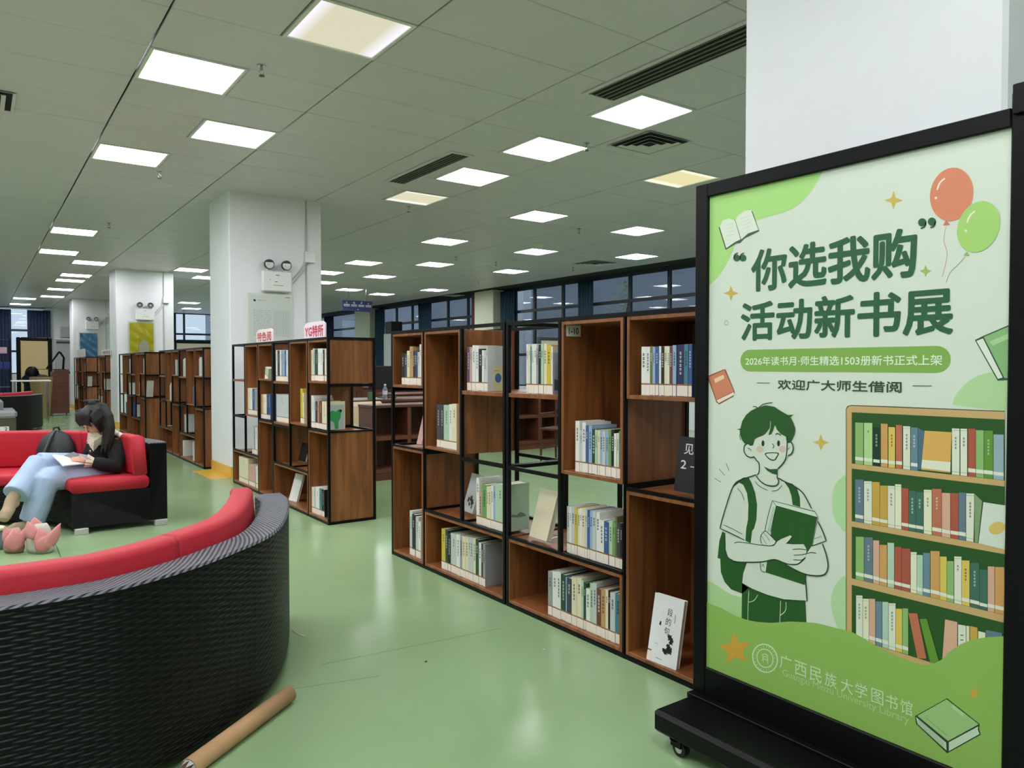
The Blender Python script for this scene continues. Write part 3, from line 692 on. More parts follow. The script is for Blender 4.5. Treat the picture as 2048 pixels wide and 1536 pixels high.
row(Z6, F3 - .02, [(290, 302, 530, 'tan'), (302, 314, 530, 'cream'), (314, 330, 530, 'white'), (330, 342, 530, 'darkgrey'), (342, 354, 530, 'blue')],
    'open third tier against the big pillar', 'books on the open third tier against the big pillar', 800)
row(Z6, F3, [(192, 212, 486, 'cream'), (212, 224, 488, 'white'), (224, 240, 490, 'blue'), (240, 258, 492, 'grey')], 'tall box against the big pillar', 'books in the tall box against the big pillar', 790)
row(Z6, F2, [(228, 240, 760, 'palegrey'), (240, 252, 765, 'grey'), (252, 264, 765, 'white')], 'second tier against the big pillar', 'books on the second tier against the big pillar', 870)
row(Z6, F1, [(136, 200, 972, 'cream'), (206, 250, 1030, 'pink'), (255, 272, 1040, 'white')], 'bottom box against the big pillar', 'books in the bottom box against the big pillar', 930)
row(Z6, F4, [(318, 340, 330, 'palegreen', .24)], 'leaning in the top box against the big pillar', 'leaning books', 720)
# farther bookcases: a few spines each, placed cell by cell
def cell_books(ubase, k, L, tier, cols, where, group, start=.03, ts=None, lean=0.0):
    """books in the k-th column (0 = nearest) of a bookcase starting at ubase; first colour is the farthest book"""
    c = L / 3; ya = ubase + (k + 1) * c - .03 - start
    zf = {4: F4, 41: ZR[3] + .009, 3: F3, 31: ZR[2] + .003, 2: F2, 1: F1}[tier]
    for n, col in enumerate(cols):
        t = (ts or .03) * random.uniform(.8, 1.25); h = random.uniform(.205, .25)
        book(XS + random.uniform(0, .01), ya, t, h, .155, zf, col, '%s book, %s from the left, %s' % (colname(col), ordn[n], where), group, False, lean); ya -= t + .0008
G1, G2, G3 = 'far books beyond the big pillar', 'far books under the yellow panel', 'distant books'
a_, b_ = 9.56, 10.892
cell_books(b_, 1, 1.33, 3, ['cream', 'white', 'palegrey'], 'tall box farther beyond the big pillar', G1, .14)
cell_books(b_, 0, 1.33, 4, ['white', 'palegrey'], 'top box farther beyond the big pillar', G1, .1)
cell_books(a_, 2, 1.33, 41, ['white', 'grey', 'pink', 'white'], 'open top shelf just beyond the big pillar', G1, .12)
cell_books(a_, 1, 1.33, 3, ['white', 'blue', 'palegrey'], 'tall box just beyond the big pillar', G1, .2)
cell_books(a_, 0, 1.33, 4, ['white', 'palegrey', 'cream', 'white'], 'top box just beyond the big pillar', G1, .12)
cell_books(a_, 2, 1.33, 2, ['grey', 'palegrey'], 'second tier just beyond the big pillar', G1, .15, .05)
cell_books(a_, 2, 1.33, 1, ['white'], 'bottom tier just beyond the big pillar', G1, .05)
cell_books(a_, 1, 1.33, 1, ['white'], 'bottom wide box just beyond the big pillar', G1, .2)
a_, b_ = 13.40, 14.732
cell_books(b_, 0, 1.33, 4, ['white', 'cream'], 'top box before the yellow panel pillar', G2, .1)
cell_books(a_, 0, 1.33, 4, ['palegreen', 'palegreen', 'white'], 'top box under the yellow panel', G2, .15, .045)
cell_books(b_, 1, 1.33, 2, ['white', 'blue', 'blue', 'navy'], 'second tier before the yellow panel pillar', G2, .05, .06)
cell_books(a_, 2, 1.33, 2, ['blue', 'navy', 'navy', 'black', 'white'], 'second tier under the yellow panel', G2, .02, .06)
cell_books(b_, 0, 1.33, 31, ['white'], 'third tier before the yellow panel pillar', G2, .1)
cell_books(a_, 1, 1.33, 3, ['white', 'pink'], 'tall box under the yellow panel', G2, .2)
cell_books(17.95, 1, 1.33, 3, ['white', 'black'], 'tall box of the distant bookcase beyond the yellow pillar', G3, .1)
cell_books(17.95, 2, 1.33, 2, ['white', 'darkgreen', 'white'], 'second tier beyond the yellow pillar', G3, .05, .06)
cell_books(17.95, 2, 1.33, 41, ['black', 'white'], 'open top shelf beyond the yellow pillar', G3, .1)
cell_books(21.4, 0, 1.33, 4, ['white'], 'top box beside the orange-brown end panel', G3, .1, .06)
cell_books(17.95, 0, 1.33, 31, ['white'], 'open cell beyond the yellow pillar', G3, .1)
def lean_book(y, z, label, col='white', h=.26):
    b = book(XS + .05, y, .03, h, .10, z, col, label, None, False, .3); return b
lean_book(21.4 + .33, ZR[2] + .012, 'white book leaning in the open cell of the distant orange-brown bookcase')
lean_book(13.4 + .3, ZR[2] + .012, 'white book leaning in the open cell under the yellow panel', 'white', .28)
# special covers / display books -------------------------------------------------
def cover_patch(o, t, pts, mt, name='cover_print', k=0.0004):
    """flat print on the near (-Y) side cover: pts in (x along depth, z)"""
    mb = MB(); mb.face([(x, -t - k, z) for x, z in pts], mt); return build(name, mb, o, fix=False)
def circ(cx, cy, r, n=20, ry=None): return [(cx + r * math.cos(2 * math.pi * k / n), cy + (ry or r) * math.sin(2 * math.pi * k / n)) for k in range(n)]
def thick(o): return -min(v.co.y for v in o.data.vertices)
o = A4[-1]; o['label'] = 'large grey book with cream panel and blue round emblem, second bookcase top shelf'; t_ = thick(o)
cover_patch(o, t_, [(.034, .002), (.112, .002), (.112, .125), (.1, .14), (.052, .14), (.038, .125)], paint((214, 208, 158)))
cover_patch(o, t_, circ(.07, .072, .022, 20, .026), paint((66, 110, 170)), 'cover_emblem', .0008)
cover_patch(o, t_, [(.045, .112), (.07, .112), (.07, .1135), (.045, .1135)], DARKT, 'cover_title', .0008)
o = A2[-1]; t_ = thick(o); o['label'] = 'pale green book with a landscape drawing cover, second bookcase middle shelf'
cover_patch(o, t_, [(.03, .08), (.05, .092), (.075, .085), (.10, .1), (.13, .088), (.14, .075), (.1, .07), (.06, .074)], paint((120, 140, 126)))
o = S3b[-1]; t_ = thick(o); o['label'] = 'book facing the aisle gap with a bright green figure on a grey cover'
cover_patch(o, t_, [(.002, .003), (.15, .003), (.15, .2), (.002, .2)], paint((176, 186, 182)))
cover_patch(o, t_, [(.01, .09), (.02, .14), (.05, .155), (.08, .145), (.1, .16), (.125, .155), (.12, .1), (.1, .06), (.1, .005), (.07, .005), (.06, .06), (.03, .075)], paint((46, 150, 84)), 'cover_figure', .0008)
cover_patch(o, t_, circ(.118, .15, .012), DARKT, 'cover_eye', .0012)
o = B4[-1]; t_ = thick(o); o['label'] = 'book with a pale blue and yellow pictured cover on the top shelf nearest the poster'
cover_patch(o, t_, [(.002, .003), (.15, .003), (.15, .205), (.002, .205)], paint((178, 190, 212)))
cover_patch(o, t_, [(.01, .02), (.035, .02), (.035, .07), (.01, .075)], paint((84, 112, 98)), 'cover_figure', .0008)
cover_patch(o, t_, [(.06, .01), (.10, .01), (.10, .035), (.06, .035)], paint((96, 110, 160)), 'cover_block', .0008)
# grey arch cover, last book in A bottom box
def display_book(p_bl, p_br, h, t, z, mcol, label, tilt, xplane, group=None, stand=True):
    """book standing face-out toward the aisle, leaning back by tilt; p_bl/p_br bottom corners in pixels"""
    A = hit(*p_bl, 2, z); B_ = hit(*p_br, 2, z); W_ = (B_ - A).length; ang = math.atan2(B_.y - A.y, B_.x - A.x)
    o = ob('display_book', None, None, A, (0, 0, ang)); tag(o, label, 'book', group)
    Rm = Matrix.Rotation(-tilt, 4, 'X')
    mb = MB().box((0, 0, 0), (W_, .0025, h), mcol); mb.box((0, t - .0025, 0), (W_, t, h), mcol); mb.box((0, .0025, 0), (.0025, t - .0025, h), mcol); mb.xf(Rm); build('cover', mb, o, fix=False)
    build('page_block', MB().box((.0025, .0025, .003), (W_ - .003, t - .0025, h - .003), PAPER).xf(Rm), o, fix=False)
    if stand:
        s = MB(); off = t + .002
        for xx in (W_ * .25, W_ * .75): s.tube([Rm @ Vector((xx, off, h * .5)), Rm @ Vector((xx, off, .004)) + Vector((0, .002, .004)), (xx, off + h * .3, .004)], .0016, CHROME, 6)
        s.tube([(W_ * .25, off + h * .3, .004), (W_ * .75, off + h * .3, .004)], .0016, CHROME, 6)
        build('wire_stand', s, o)
    return o, W_, Rm
TI = .2
o, W_, Rm = display_book((1293, 1318), (1352, 1341), .275, .022, F1, mat('white_book_board', (232, 232, 234), .35), 'white book with black brush calligraphy displayed in the lower box beside the poster', TI, 0, None, False)
pm = MB()
def face_on(mb, pts, mt, k=.0006): mb.face([Rm @ Vector((x, -k, z)) for x, z in pts], mt)
for n, ch in enumerate('段的句'):
    add_text(pm, ch, Rm @ Vector((W_ * .5 - n * .003, -.0006, .198 - n * .038)), Rm @ Vector((.026, 0, 0)), Rm @ Vector((0, 0, .03)), DARKT)
face_on(pm, [(W_ * .76, .175), (W_ * .775, .175), (W_ * .775, .21), (W_ * .76, .21)], DARKT)
face_on(pm, [(W_ * .18, .075), (W_ * .32, .075), (W_ * .32, .0765), (W_ * .18, .0765)], paint((150, 150, 150)))
for cx, cz, r_b in ((.68, .115, .012), (.74, .1, .011), (.66, .08, .01), (.72, .064, .014), (.6, .055, .011), (.53, .06, .008), (.64, .066, .008)):
    face_on(pm, [(W_ * cx + r_b * (1 + .35 * math.sin(k * 2.3 + cx * 40)) * math.cos(k * .5236), cz + r_b * (1 + .3 * math.cos(k * 3.1)) * math.sin(k * .5236)) for k in range(12)], DARKT, .0007)
face_on(pm, [(W_ * .27, .155), (W_ * .33, .15), (W_ * .34, .165), (W_ * .3, .17)], DARKT)
face_on(pm, [(W_ * .3, .02), (W_ * .5, .018), (W_ * .5, .0195), (W_ * .3, .0215)], DARKT)
build('calligraphy', pm, o, fix=False)
lb = MB(); 
for a_, b_, mt in ((.002, .04, LABELW), (.04, .046, TAPE)): lb.face([Rm @ Vector((x, -.0008, z)) for x, z in ((-.0005, a_), (.02, a_), (.02, b_), (-.0005, b_))], mt)
build('spine_label', lb, o, fix=False)
o, W_, Rm = display_book((1058, 1072), (1093, 1083), .255, .03, F2 + .003, BM['cream'], 'plain cream book displayed on a wire stand on the open shelf nearest the poster', .3, 0)
o, W_, Rm = display_book((924, 1020), (945, 1028), .235, .018, F2 + .003, BM['palegrey'], 'tilted grey picture book with black splash drawing on the second bookcase', .3, 0)
pm = MB()
for cx, cz, r_b in ((.35, .075, .016), (.55, .085, .018), (.7, .065, .02), (.5, .05, .012), (.75, .035, .01)):
    pm.face([Rm @ Vector((W_ * cx + r_b * .8 * (1 + .4 * math.sin(k * 2.3 + cx * 30)) * math.cos(k * .5236), -.0006, cz + r_b * (1 + .4 * math.cos(k * 3.1)) * math.sin(k * .5236))) for k in range(12)], DARKT)
build('cover_drawing', pm, o, fix=False)
# navy book beside poster, r3 cell of B
o, W_, Rm = display_book((1348, 981), (1394, 990), .225, .03, F3 - .02, BM['black'], 'dark navy book with white lettering standing next to the poster frame', .12, 0, None, False)
pm = MB()
for s_, x_, z_, u_, v_ in (('见', .3, .155, .05, .042), ('2', .2, .095, .03, .034), ('-', .62, .105, .02, .004)):
    add_text(pm, s_, Rm @ Vector((x_ * W_, -.0006, z_)), Rm @ Vector((u_, 0, 0)), Rm @ Vector((0, 0, v_)), LIGHTT, .01)
build('cover_lettering', pm, o, fix=False)
o, W_, Rm = display_book((577, 1000), (593, 1004), .25, .02, F1, BM['white'], 'white book leaning back in the bottom box behind the wicker sofa end', .3, 0, None, False)
o, W_, Rm = display_book((596, 920), (610, 924), .17, .02, F2 + .003, BM['black'], 'small dark patterned book on the open shelf of the end-panel bookcase', .25, 0, None, False)
o, W_, Rm = display_book((833, 888), (843, 889), .24, .03, F3 - .022, BM['pink'], 'pinkish book leaning in the open cell of the second bookcase', .3, 0, None, False)
# sticker in the tall box
yy = 1.865 + 2 * 1.31 / 3 - .011 - .017; q = hit(1147, 662, 1, yy)
sk = thing('shelf_sticker', 'small white code sticker at the top of the tall box nearest the poster', 'sticker', (q.x, yy, q.z))
build('sheet', MB().box((-.045, -.001, -.026), (.045, 0, .026), WHITE), sk)
m3 = MB(); add_text(m3, '1-10', (-.03, -.0016, -.015), (.06, 0, 0), (0, 0, .03), DARKT, .01); build('lettering', m3, sk, fix=False)
# ================================================================= POSTER STAND
XP = 2.0
ps = thing('poster_stand', 'tall black-framed poster stand on wheels with a green book fair poster', 'poster stand', (XP, 1.2, 0))
PM = Matrix.Translation((-XP, -1.2, 0))
yl, yr, zt_, zb_ = 1.706, 0.700, 1.872, 0.13
fr = MB(); fw_ = .052; dp = .05
fr.box((XP, yl - fw_, .10), (XP + dp, yl, zt_), BLACKM, .003); fr.box((XP, yr, .10), (XP + dp, yr + fw_, zt_ + .035), BLACKM, .003)
fr.box((XP, yr + fw_, zt_ - .045), (XP + dp, yl - fw_, zt_), BLACKM, .003); fr.box((XP, yr + fw_, .10), (XP + dp, yl - fw_, .236), BLACKM, .003)
build('frame', fr.xf(PM), ps)
build('corner_block', MB().box((XP - .012, yr - .03, zt_ - .02), (XP + dp, yr + .046, zt_ + .05), BLACKM, .002).xf(PM), ps)
# rail lip along the bottom
build('ledge', MB().box((XP - .03, yr, .122), (XP, yl, .14), BLACKM, .002).xf(PM), ps)
build('base', MB().box((1.80, .66, .055), (2.24, 1.705, .128), BLACKM, .012).xf(PM), ps)
for yy in (1.61, .74):
    for xx in (1.835, 2.2):
        cm = MB().cyl((xx - .012, yy, .026), (xx + .012, yy, .026), .026, mat('black_rubber', (22, 22, 22), .6), 20); cm.cyl((xx - .0135, yy, .026), (xx + .0135, yy, .026), .014, CHROME, 16)
        cm.box((xx - .018, yy - .012, .03), (xx - .014, yy + .03, .058), BLACKM); cm.box((xx + .014, yy - .012, .03), (xx + .018, yy + .03, .058), BLACKM); cm.box((xx - .018, yy + .004, .046), (xx + .018, yy + .034, .058), BLACKM)
        build('caster', cm.xf(PM), ps)
XSH = XP + .012
sheet = build('print_sheet', MB().box((XSH, yr + .01, .20), (XSH + .006, yl - .01, zt_ - .02), mat('poster_paper', (213, 222, 208), .45, bump=.05, bscale=5)).xf(PM), ps)
sheet['label'] = 'pale green printed poster sheet'
LAY = .00032
def PP(x, y, lay=1):
    p = hit(x, y, 0, XSH)
    return Vector((XSH - LAY * lay, min(max(p.y, yr + .03), yl - .03), min(max(p.z, .215), zt_ - .035))) - Vector((XP, 1.2, 0))
def Z(pts, z):
    return [(z[0] + x / z[2], z[1] + y / z[2]) for x, y in pts]
def brt(c): return tuple(int(min(250, v * 1.0)) for v in c)     # ink swatches are quoted as photographed, the sheet itself is lighter
def poly(mb, pts, col, lay, smooth=0, sm_closed=True):
    P = pts
    if smooth: P = [tuple(p) for p in cr([(a, b) for a, b in pts], smooth, closed=sm_closed)]
    mb.face([PP(a, b, lay) for a, b in P], paint(brt(col)))
def stroke(mb, pts, w_, col, lay, smooth=4):
    """w_ : width in metres"""
    P = [tuple(p) for p in cr(pts, smooth)] if smooth and len(pts) > 2 else pts
    Q = [PP(a, b, lay) for a, b in P]; Q2 = [Q[0]]
    for q in Q[1:]:
        if (q - Q2[-1]).length > .0008: Q2.append(q)
    Q = Q2
    if len(Q) < 2: return
    n = len(Q); i = mb.m(paint(brt(col))); b = len(mb.v)
    for k, q in enumerate(Q):
        t = (Q[min(k + 1, n - 1)] - Q[max(k - 1, 0)]).normalized(); nn = Vector((0, -t.z, t.y)) * w_ / 2
        tp = 1.0 if 0 < k < n - 1 else .7
        mb.v += [tuple(q + nn * tp), tuple(q - nn * tp)]
    for k in range(n - 1): mb.f.append([b + 2 * k, b + 2 * k + 1, b + 2 * k + 3, b + 2 * k + 2]); mb.mi.append(i)
def ell(cx, cy, rx, ry, rot=0, n=28):
    c, s = math.cos(math.radians(rot)), math.sin(math.radians(rot))
    return [(cx + rx * math.cos(2 * math.pi * k / n) * c - ry * math.sin(2 * math.pi * k / n) * s, cy + rx * math.cos(2 * math.pi * k / n) * s + ry * math.sin(2 * math.pi * k / n) * c) for k in range(n)]
def star(cx, cy, r, n, inner, rot=-90): return [(cx + (r if k % 2 == 0 else r * inner) * math.cos(math.radians(rot + 180 * k / n)), cy + (r if k % 2 == 0 else r * inner) * math.sin(math.radians(rot + 180 * k / n))) for k in range(2 * n)]
def tfit(mb, s, bl, br, tl, col, off, lay):
    O = PP(*bl, lay); U = PP(*br, lay) - O; V = PP(*tl, lay) - O
    add_text(mb, s, O, (0, U.y, 0), (0, 0, V.z), paint(col), off)
DG = (34, 90, 56); DK = (30, 84, 28); OUT = (26, 62, 34); PAP = (208, 217, 203)
zT = (1380, 240, 2.7425); zB = (1400, 800, 3.339); zL = (1400, 1180, 3.1605); zA = (1680, 800, 5.12); zQ = (1680, 1020, 4.799); zP = (1400, 780, 3.1605)
# background shapes
BG = []
BG.append(bgm) if BG or 'bgm' in dir() else None; bgm = MB(); poly(bgm, Z([(60, 395), (110, 330), (400, 300), (715, 240), (712, 310), (690, 352), (650, 410), (590, 468), (520, 505), (430, 530), (360, 555), (300, 598), (262, 650), (235, 715), (205, 780), (165, 848), (95, 915), (60, 915)], zT), (170, 218, 128), 1, 3)
BG.append(bgm) if BG or 'bgm' in dir() else None; bgm = MB(); poly(bgm, Z([(1440, 1560), (1450, 1525), (1468, 1495), (1495, 1462), (1530, 1430), (1575, 1405), (1625, 1388), (1680, 1380), (1740, 1380), (1740, 1560)], zT) + [(2012, 823)], (176, 212, 156), 1)
BG.append(bgm) if BG or 'bgm' in dir() else None; bgm = MB(); poly(bgm, Z([(835, 700), (850, 610), (890, 560), (925, 560), (925, 880), (880, 860), (845, 800)], zP), (178, 216, 160), 1, 4)
BG.append(bgm) if BG or 'bgm' in dir() else None; bgm = MB(); poly(bgm, Z([(40, 1200), (110, 1235), (190, 1290), (270, 1312), (300, 1420), (300, 1500), (40, 1500)], zP), (172, 208, 148), 1)
BG.append(bgm) if BG or 'bgm' in dir() else None; bgm = MB(); poly(bgm, Z([(835, 1400), (830, 1310), (860, 1230), (925, 1190), (925, 1520), (880, 1520)], zP), (178, 212, 160), 1, 4)
hill = Z([(30, 1335), (50, 1350), (90, 1368), (140, 1385), (240, 1440), (310, 1465), (380, 1480), (480, 1487), (600, 1478), (712, 1482), (800, 1492), (935, 1528)], zB) + [(1704, 1263), (1730, 1277), (1755, 1292), (1790, 1309), (1830, 1325), (1850, 1330), (1868, 1327), (1884, 1319), (1900, 1303), (1922, 1288), (1948, 1278), (1975, 1274), (2010, 1272)]
BG.append(bgm) if BG or 'bgm' in dir() else None; bgm = MB(); poly(bgm, hill + [(2010, 1700), (1400, 1700)], (142, 182, 88), 9)
BG.append(bgm)
for m_ in BG[:-1]: build('background_shape', m_, sheet, fix=False)
build('green_hill', BG[-1], sheet, fix=False)
# small ornaments
YS = (206, 178, 82)
def orn(name, f):
    m_ = MB(); f(m_); build(name, m_, sheet, fix=False)
for cx, cy, r, col in ((1117, 440, 50, YS), (225, 950, 42, YS), (1293, 828, 34, (150, 180, 92))): orn('sparkle', lambda m_: poly(m_, Z(star(cx, cy, r, 4, .36), zT), col, 2))
orn('sparkle', lambda m_: poly(m_, Z(star(808, 283, 55, 4, .36), zB), YS, 2))
orn('star', lambda m_: poly(m_, Z(star(225, 372, 108, 5, .45, -95), zL), (208, 160, 60), 10)); orn('star', lambda m_: poly(m_, Z(star(1735, 650, 42, 5, .42, -100), zL), (208, 160, 60), 10))
orn('small_ring', lambda m_: stroke(m_, Z(ell(200, 1113, 10, 13) + [(210, 1113)], zT), .0015, (120, 140, 120), 2, 0))
for pts in (((95, 521), (140, 548)), ((128, 460), (167, 505)), ((175, 423), (195, 472))): orn('accent_line', lambda m_: stroke(m_, Z(pts, zB), .0026, (40, 60, 44), 2, 0))
# balloons
bm_ = MB()
stroke(bm_, Z([(1405, 580), (1393, 660), (1411, 730), (1400, 800), (1383, 860)], zT), .0014, (200, 150, 130), 2)
poly(bm_, Z(ell(1436, 408, 118, 148, 12), zT), (216, 132, 100), 3); poly(bm_, Z([(1388, 578), (1405, 550), (1428, 575)], zT), (206, 112, 84), 3)
stroke(bm_, Z([(1510, 750), (1465, 800), (1428, 835), (1405, 893)], zT), .0014, (130, 150, 110), 2)
poly(bm_, Z(ell(1584, 585, 112, 146, 24), zT), (164, 208, 112), 4); poly(bm_, Z([(1500, 742), (1520, 722), (1535, 745)], zT), (140, 184, 92), 4)
for a, c_ in (((1400, 320), 3), ((1565, 500), 4)):
    stroke(bm_, Z([(a[0], a[1]), (a[0] - 28, a[1] + 25), (a[0] - 44, a[1] + 65)], zT), .004, (240, 232, 215), c_ + 1)
    poly(bm_, Z(ell(a[0] - 50, a[1] + 108, 7, 7, 0, 10), zT), (240, 232, 215), c_ + 1)
build('balloons', bm_, sheet, fix=False)['label'] = 'printed orange and green balloons'
# title
tm = MB()
tfit(tm, '你选我购', Z([(340, 940)], zT)[0], Z([(1237, 868)], zT)[0], Z([(340, 722)], zT)[0], DG, .022, 3)
tfit(tm, '活动新书展', Z([(283, 1208)], zT)[0], Z([(1437, 1172)], zT)[0], Z([(283, 1008)], zT)[0], DG, .022, 3)
for cx, cy, s_ in ((257, 757, 1), (291, 757, 1), (1275, 562, -1), (1328, 558, -1)):
    R_ = 19 if s_ == 1 else 23
    poly(tm, Z(ell(cx, cy, R_, R_, 0, 16), zT), DG, 3); stroke(tm, Z([(cx - s_ * R_ * .8, cy), (cx - s_ * R_ * .55, cy - s_ * R_ * 1.0), (cx + s_ * R_ * .4, cy - s_ * R_ * 1.45)], zT), .0042, DG, 3)
build('title_lettering', tm, sheet, fix=False)['label'] = 'dark green Chinese title characters'
bn = MB()
Ln = Z([(277, 1323), (1430, 1308)], zT); A_ = PP(*Ln[0], 2); B_ = PP(*Ln[1], 2); zc = (A_.z + B_.z) / 2; hh = .0345
ring = [(A_.y - hh + hh * math.cos(a) * -1, zc + hh * math.sin(a)) for a in [math.pi / 2 - k * math.pi / 12 for k in range(13)]][::1]
pts = [(A_.y - hh + hh * math.cos(t), zc + hh * math.sin(t)) for t in [math.pi * .5 - math.pi * k / 12 for k in range(13)]]
pts += [(B_.y + hh - hh * math.cos(t), zc - hh * math.sin(t)) for t in [math.pi * .5 - math.pi * k / 12 for k in range(13)]]
bn.face([(A_.x, y_, z_) for y_, z_ in pts], paint(brt((128, 172, 78))))
build('banner', bn, sheet, fix=False)
tm = MB()
tfit(tm, '2026年读书月·师生精选1503册新书正式上架', Z([(306, 1346)], zT)[0], Z([(1384, 1338)], zT)[0], Z([(306, 1300)], zT)[0], (224, 236, 210), .012, 3)
build('banner_lettering', tm, sheet, fix=False)
tm = MB()
tfit(tm, '欢迎广大师生借阅', Z([(483, 1477)], zT)[0], Z([(1160, 1484)], zT)[0], Z([(483, 1424)], zT)[0], (42, 74, 50), .02, 3)
build('welcome_lettering', tm, sheet, fix=False)
for a in (((368, 1442), (438, 1443)), ((1222, 1458), (1328, 1459))): orn('dash', lambda m_: stroke(m_, Z(a, zT), .0028, (70, 96, 74), 3, 0))
# drawn books
bk = MB()
W1 = (222, 230, 214)
poly(bk, Z([(158, 590), (180, 560), (250, 548), (268, 525), (330, 488), (345, 505), (381, 610), (300, 650), (275, 676), (255, 678), (196, 713)], zT), (60, 90, 66), 2)
poly(bk, Z([(163, 585), (182, 550), (215, 540), (248, 552), (278, 655), (250, 668), (200, 703)], zT), W1, 3)
poly(bk, Z([(250, 550), (268, 520), (300, 500), (335, 490), (376, 603), (320, 622), (282, 655)], zT), W1, 3)
for k in range(4): stroke(bk, Z([(205, 575 + k * 20), (240, 568 + k * 20)], zT), .0009, (150, 170, 150), 4, 0); stroke(bk, Z([(278 + k * 4, 545 + k * 18), (325 + k * 4, 525 + k * 18)], zT), .0009, (150, 170, 150), 4, 0)
build('drawn_book', bk, sheet, fix=False); bk = MB()
poly(bk, Z([(97, 1412), (102, 1402), (185, 1368), (196, 1368), (246, 1490), (240, 1515), (160, 1560), (145, 1548)], zT), (140, 80, 60), 2)
poly(bk, Z([(103, 1410), (190, 1371), (241, 1488), (146, 1535)], zT), (208, 128, 98), 3); poly(bk, Z([(146, 1538), (241, 1492), (243, 1508), (158, 1553)], zT), (232, 220, 200), 3)
poly(bk, Z([(133, 1420), (185, 1397), (190, 1418), (140, 1443)], zT), (232, 206, 160), 4)
build('drawn_book', bk, sheet, fix=False); bk = MB()
poly(bk, Z([(1563, 1207), (1600, 1188), (1760, 1120), (1760, 1425), (1688, 1430)], zT), (40, 78, 52), 2)
poly(bk, Z([(1612, 1190), (1760, 1128), (1760, 1418), (1726, 1415)], zT), (136, 182, 124), 3); poly(bk, Z([(1572, 1212), (1608, 1198), (1716, 1412), (1690, 1420)], zT), (222, 230, 216), 3)
poly(bk, Z([(1645, 1215), (1760, 1165), (1760, 1195), (1660, 1238)], zT), (170, 206, 150), 4)
build('drawn_book', bk, sheet, fix=False); bk = MB()
poly(bk, Z([(1362, 795), (1565, 682), (1772, 845), (1768, 875), (1778, 912), (1566, 1030), (1370, 845)], zL), (30, 66, 34), 10)
poly(bk, Z([(1378, 793), (1563, 689), (1765, 846), (1572, 952)], zL), (158, 196, 128), 11); poly(bk, Z([(1577, 960), (1762, 860), (1760, 880), (1770, 908), (1577, 1016)], zL), (198, 216, 190), 11)
poly(bk, Z([(1369, 800), (1560, 962), (1562, 1012), (1380, 845)], zL), (198, 216, 190), 11)
for k in range(3): stroke(bk, Z([(1385, 818 + k * 12), (1548, 965 + k * 13)], zL), .0014, (90, 120, 90), 12, 0)
stroke(bk, Z([(1430, 805), (1565, 915)], zL), .0014, (80, 120, 70), 12, 0); stroke(bk, Z([(1600, 730), (1670, 790)], zL), .014, (176, 210, 150), 12, 0)
build('drawn_book', bk, sheet, fix=False)
# bookcase print
pc = MB(); TAN = (200, 166, 112); IG = (32, 80, 26)
poly(pc, [(1692, 1300), (1692, 818), (1695, 812), (1702, 810), (1790, 813), (2010, 822), (2010, 1400), (1692, 1400)], (50, 50, 34), 2)
poly(pc, [(1693.5, 1300), (1693.5, 818), (1697, 813), (1702, 811.5), (2010, 823.6), (2010, 1400), (1693.5, 1400)], TAN, 3)
poly(pc, [(1704, 824.5), (2010, 839), (2010, 1400), (1704, 1400)], IG, 4)
def bottoms(row_, x):
    if row_ == 0: return 927 + (x - 1704) * (33 / 296.)
    if row_ == 1: return 1042 + (x - 1704) * (51 / 293.)
    if row_ == 2: return 1156.5 + (x - 1705) * (70 / 288.6)
    return 1290 + (x - 1751) * .30
for r_ in range(3):
    th = (10, 11, 13)[r_]; k_ = .02
    poly(pc, [(1704, bottoms(r_, 1704)), (2010, bottoms(r_, 2010)), (2010, bottoms(r_, 2010) + th + 2), (1704, bottoms(r_, 1704) + th)], TAN, 5)
poly(pc, [(1751, 1290), (1800, 1305), (1870, 1327), (1870, 1345), (1751, 1345)], TAN, 5)
CC = dict(g=(140, 182, 110), l=(176, 212, 146), k=(20, 50, 34), o=(208, 156, 92), y=(218, 192, 92), r=(190, 110, 82), w=(222, 226, 208), b=(104, 134, 152), m=(200, 160, 70), e=(96, 146, 48), s=(148, 174, 184), q=(172, 84, 66), t=(62, 106, 92), p=(216, 170, 146), a=(176, 206, 184), c=(228, 228, 196), d=(100, 120, 138))
def pbook(z, row_, x0, x1, yt, c, band=True, text=None):
    (ax, ay), (bx, by) = Z([(x0, yt), (x1, yt)], z)
    y0b, y1b = bottoms(row_, ax) - .6, bottoms(row_, bx) - .6
    poly(pc, [(ax, ay), (bx, by + .5), (bx, y1b), (ax, y0b)], CC[c], 6)
    stroke(pc, [(bx + .3, by), (bx + .3, y1b)], .0011, (38, 60, 38), 7, 0)
    if band and c not in 'wc':
        h0 = (y0b - ay) * .17; h1 = (y0b - ay) * .09
        poly(pc, [(ax, y0b - h0), (bx, y1b - h0), (bx, y1b - h1), (ax, y0b - h1)], (224, 226, 210), 7)
    if c in 'wc':
        stroke(pc, [(ax, ay + 4), (bx, by + 4.4)], .0008, (60, 70, 60), 7, 0); stroke(pc, [(ax, y0b - 6), (bx, y1b - 6)], .0008, (60, 70, 60), 7, 0)
    if text:
        cxx = (ax + bx) / 2; yy = ay + (y0b - ay) * .2; col = (40, 44, 40) if c in 'wcylg' else (222, 226, 216)
        for _ in range(text):
            stroke(pc, [(cxx - 2, yy), (cxx + 2, yy)], .0016, col, 7, 0); stroke(pc, [(cxx, yy - 1.2), (cxx, yy + 3)], .0012, col, 7, 0); stroke(pc, [(cxx - 2, yy + 2.4), (cxx + 2, yy + 2.6)], .0012, col, 7, 0); yy += 6.6
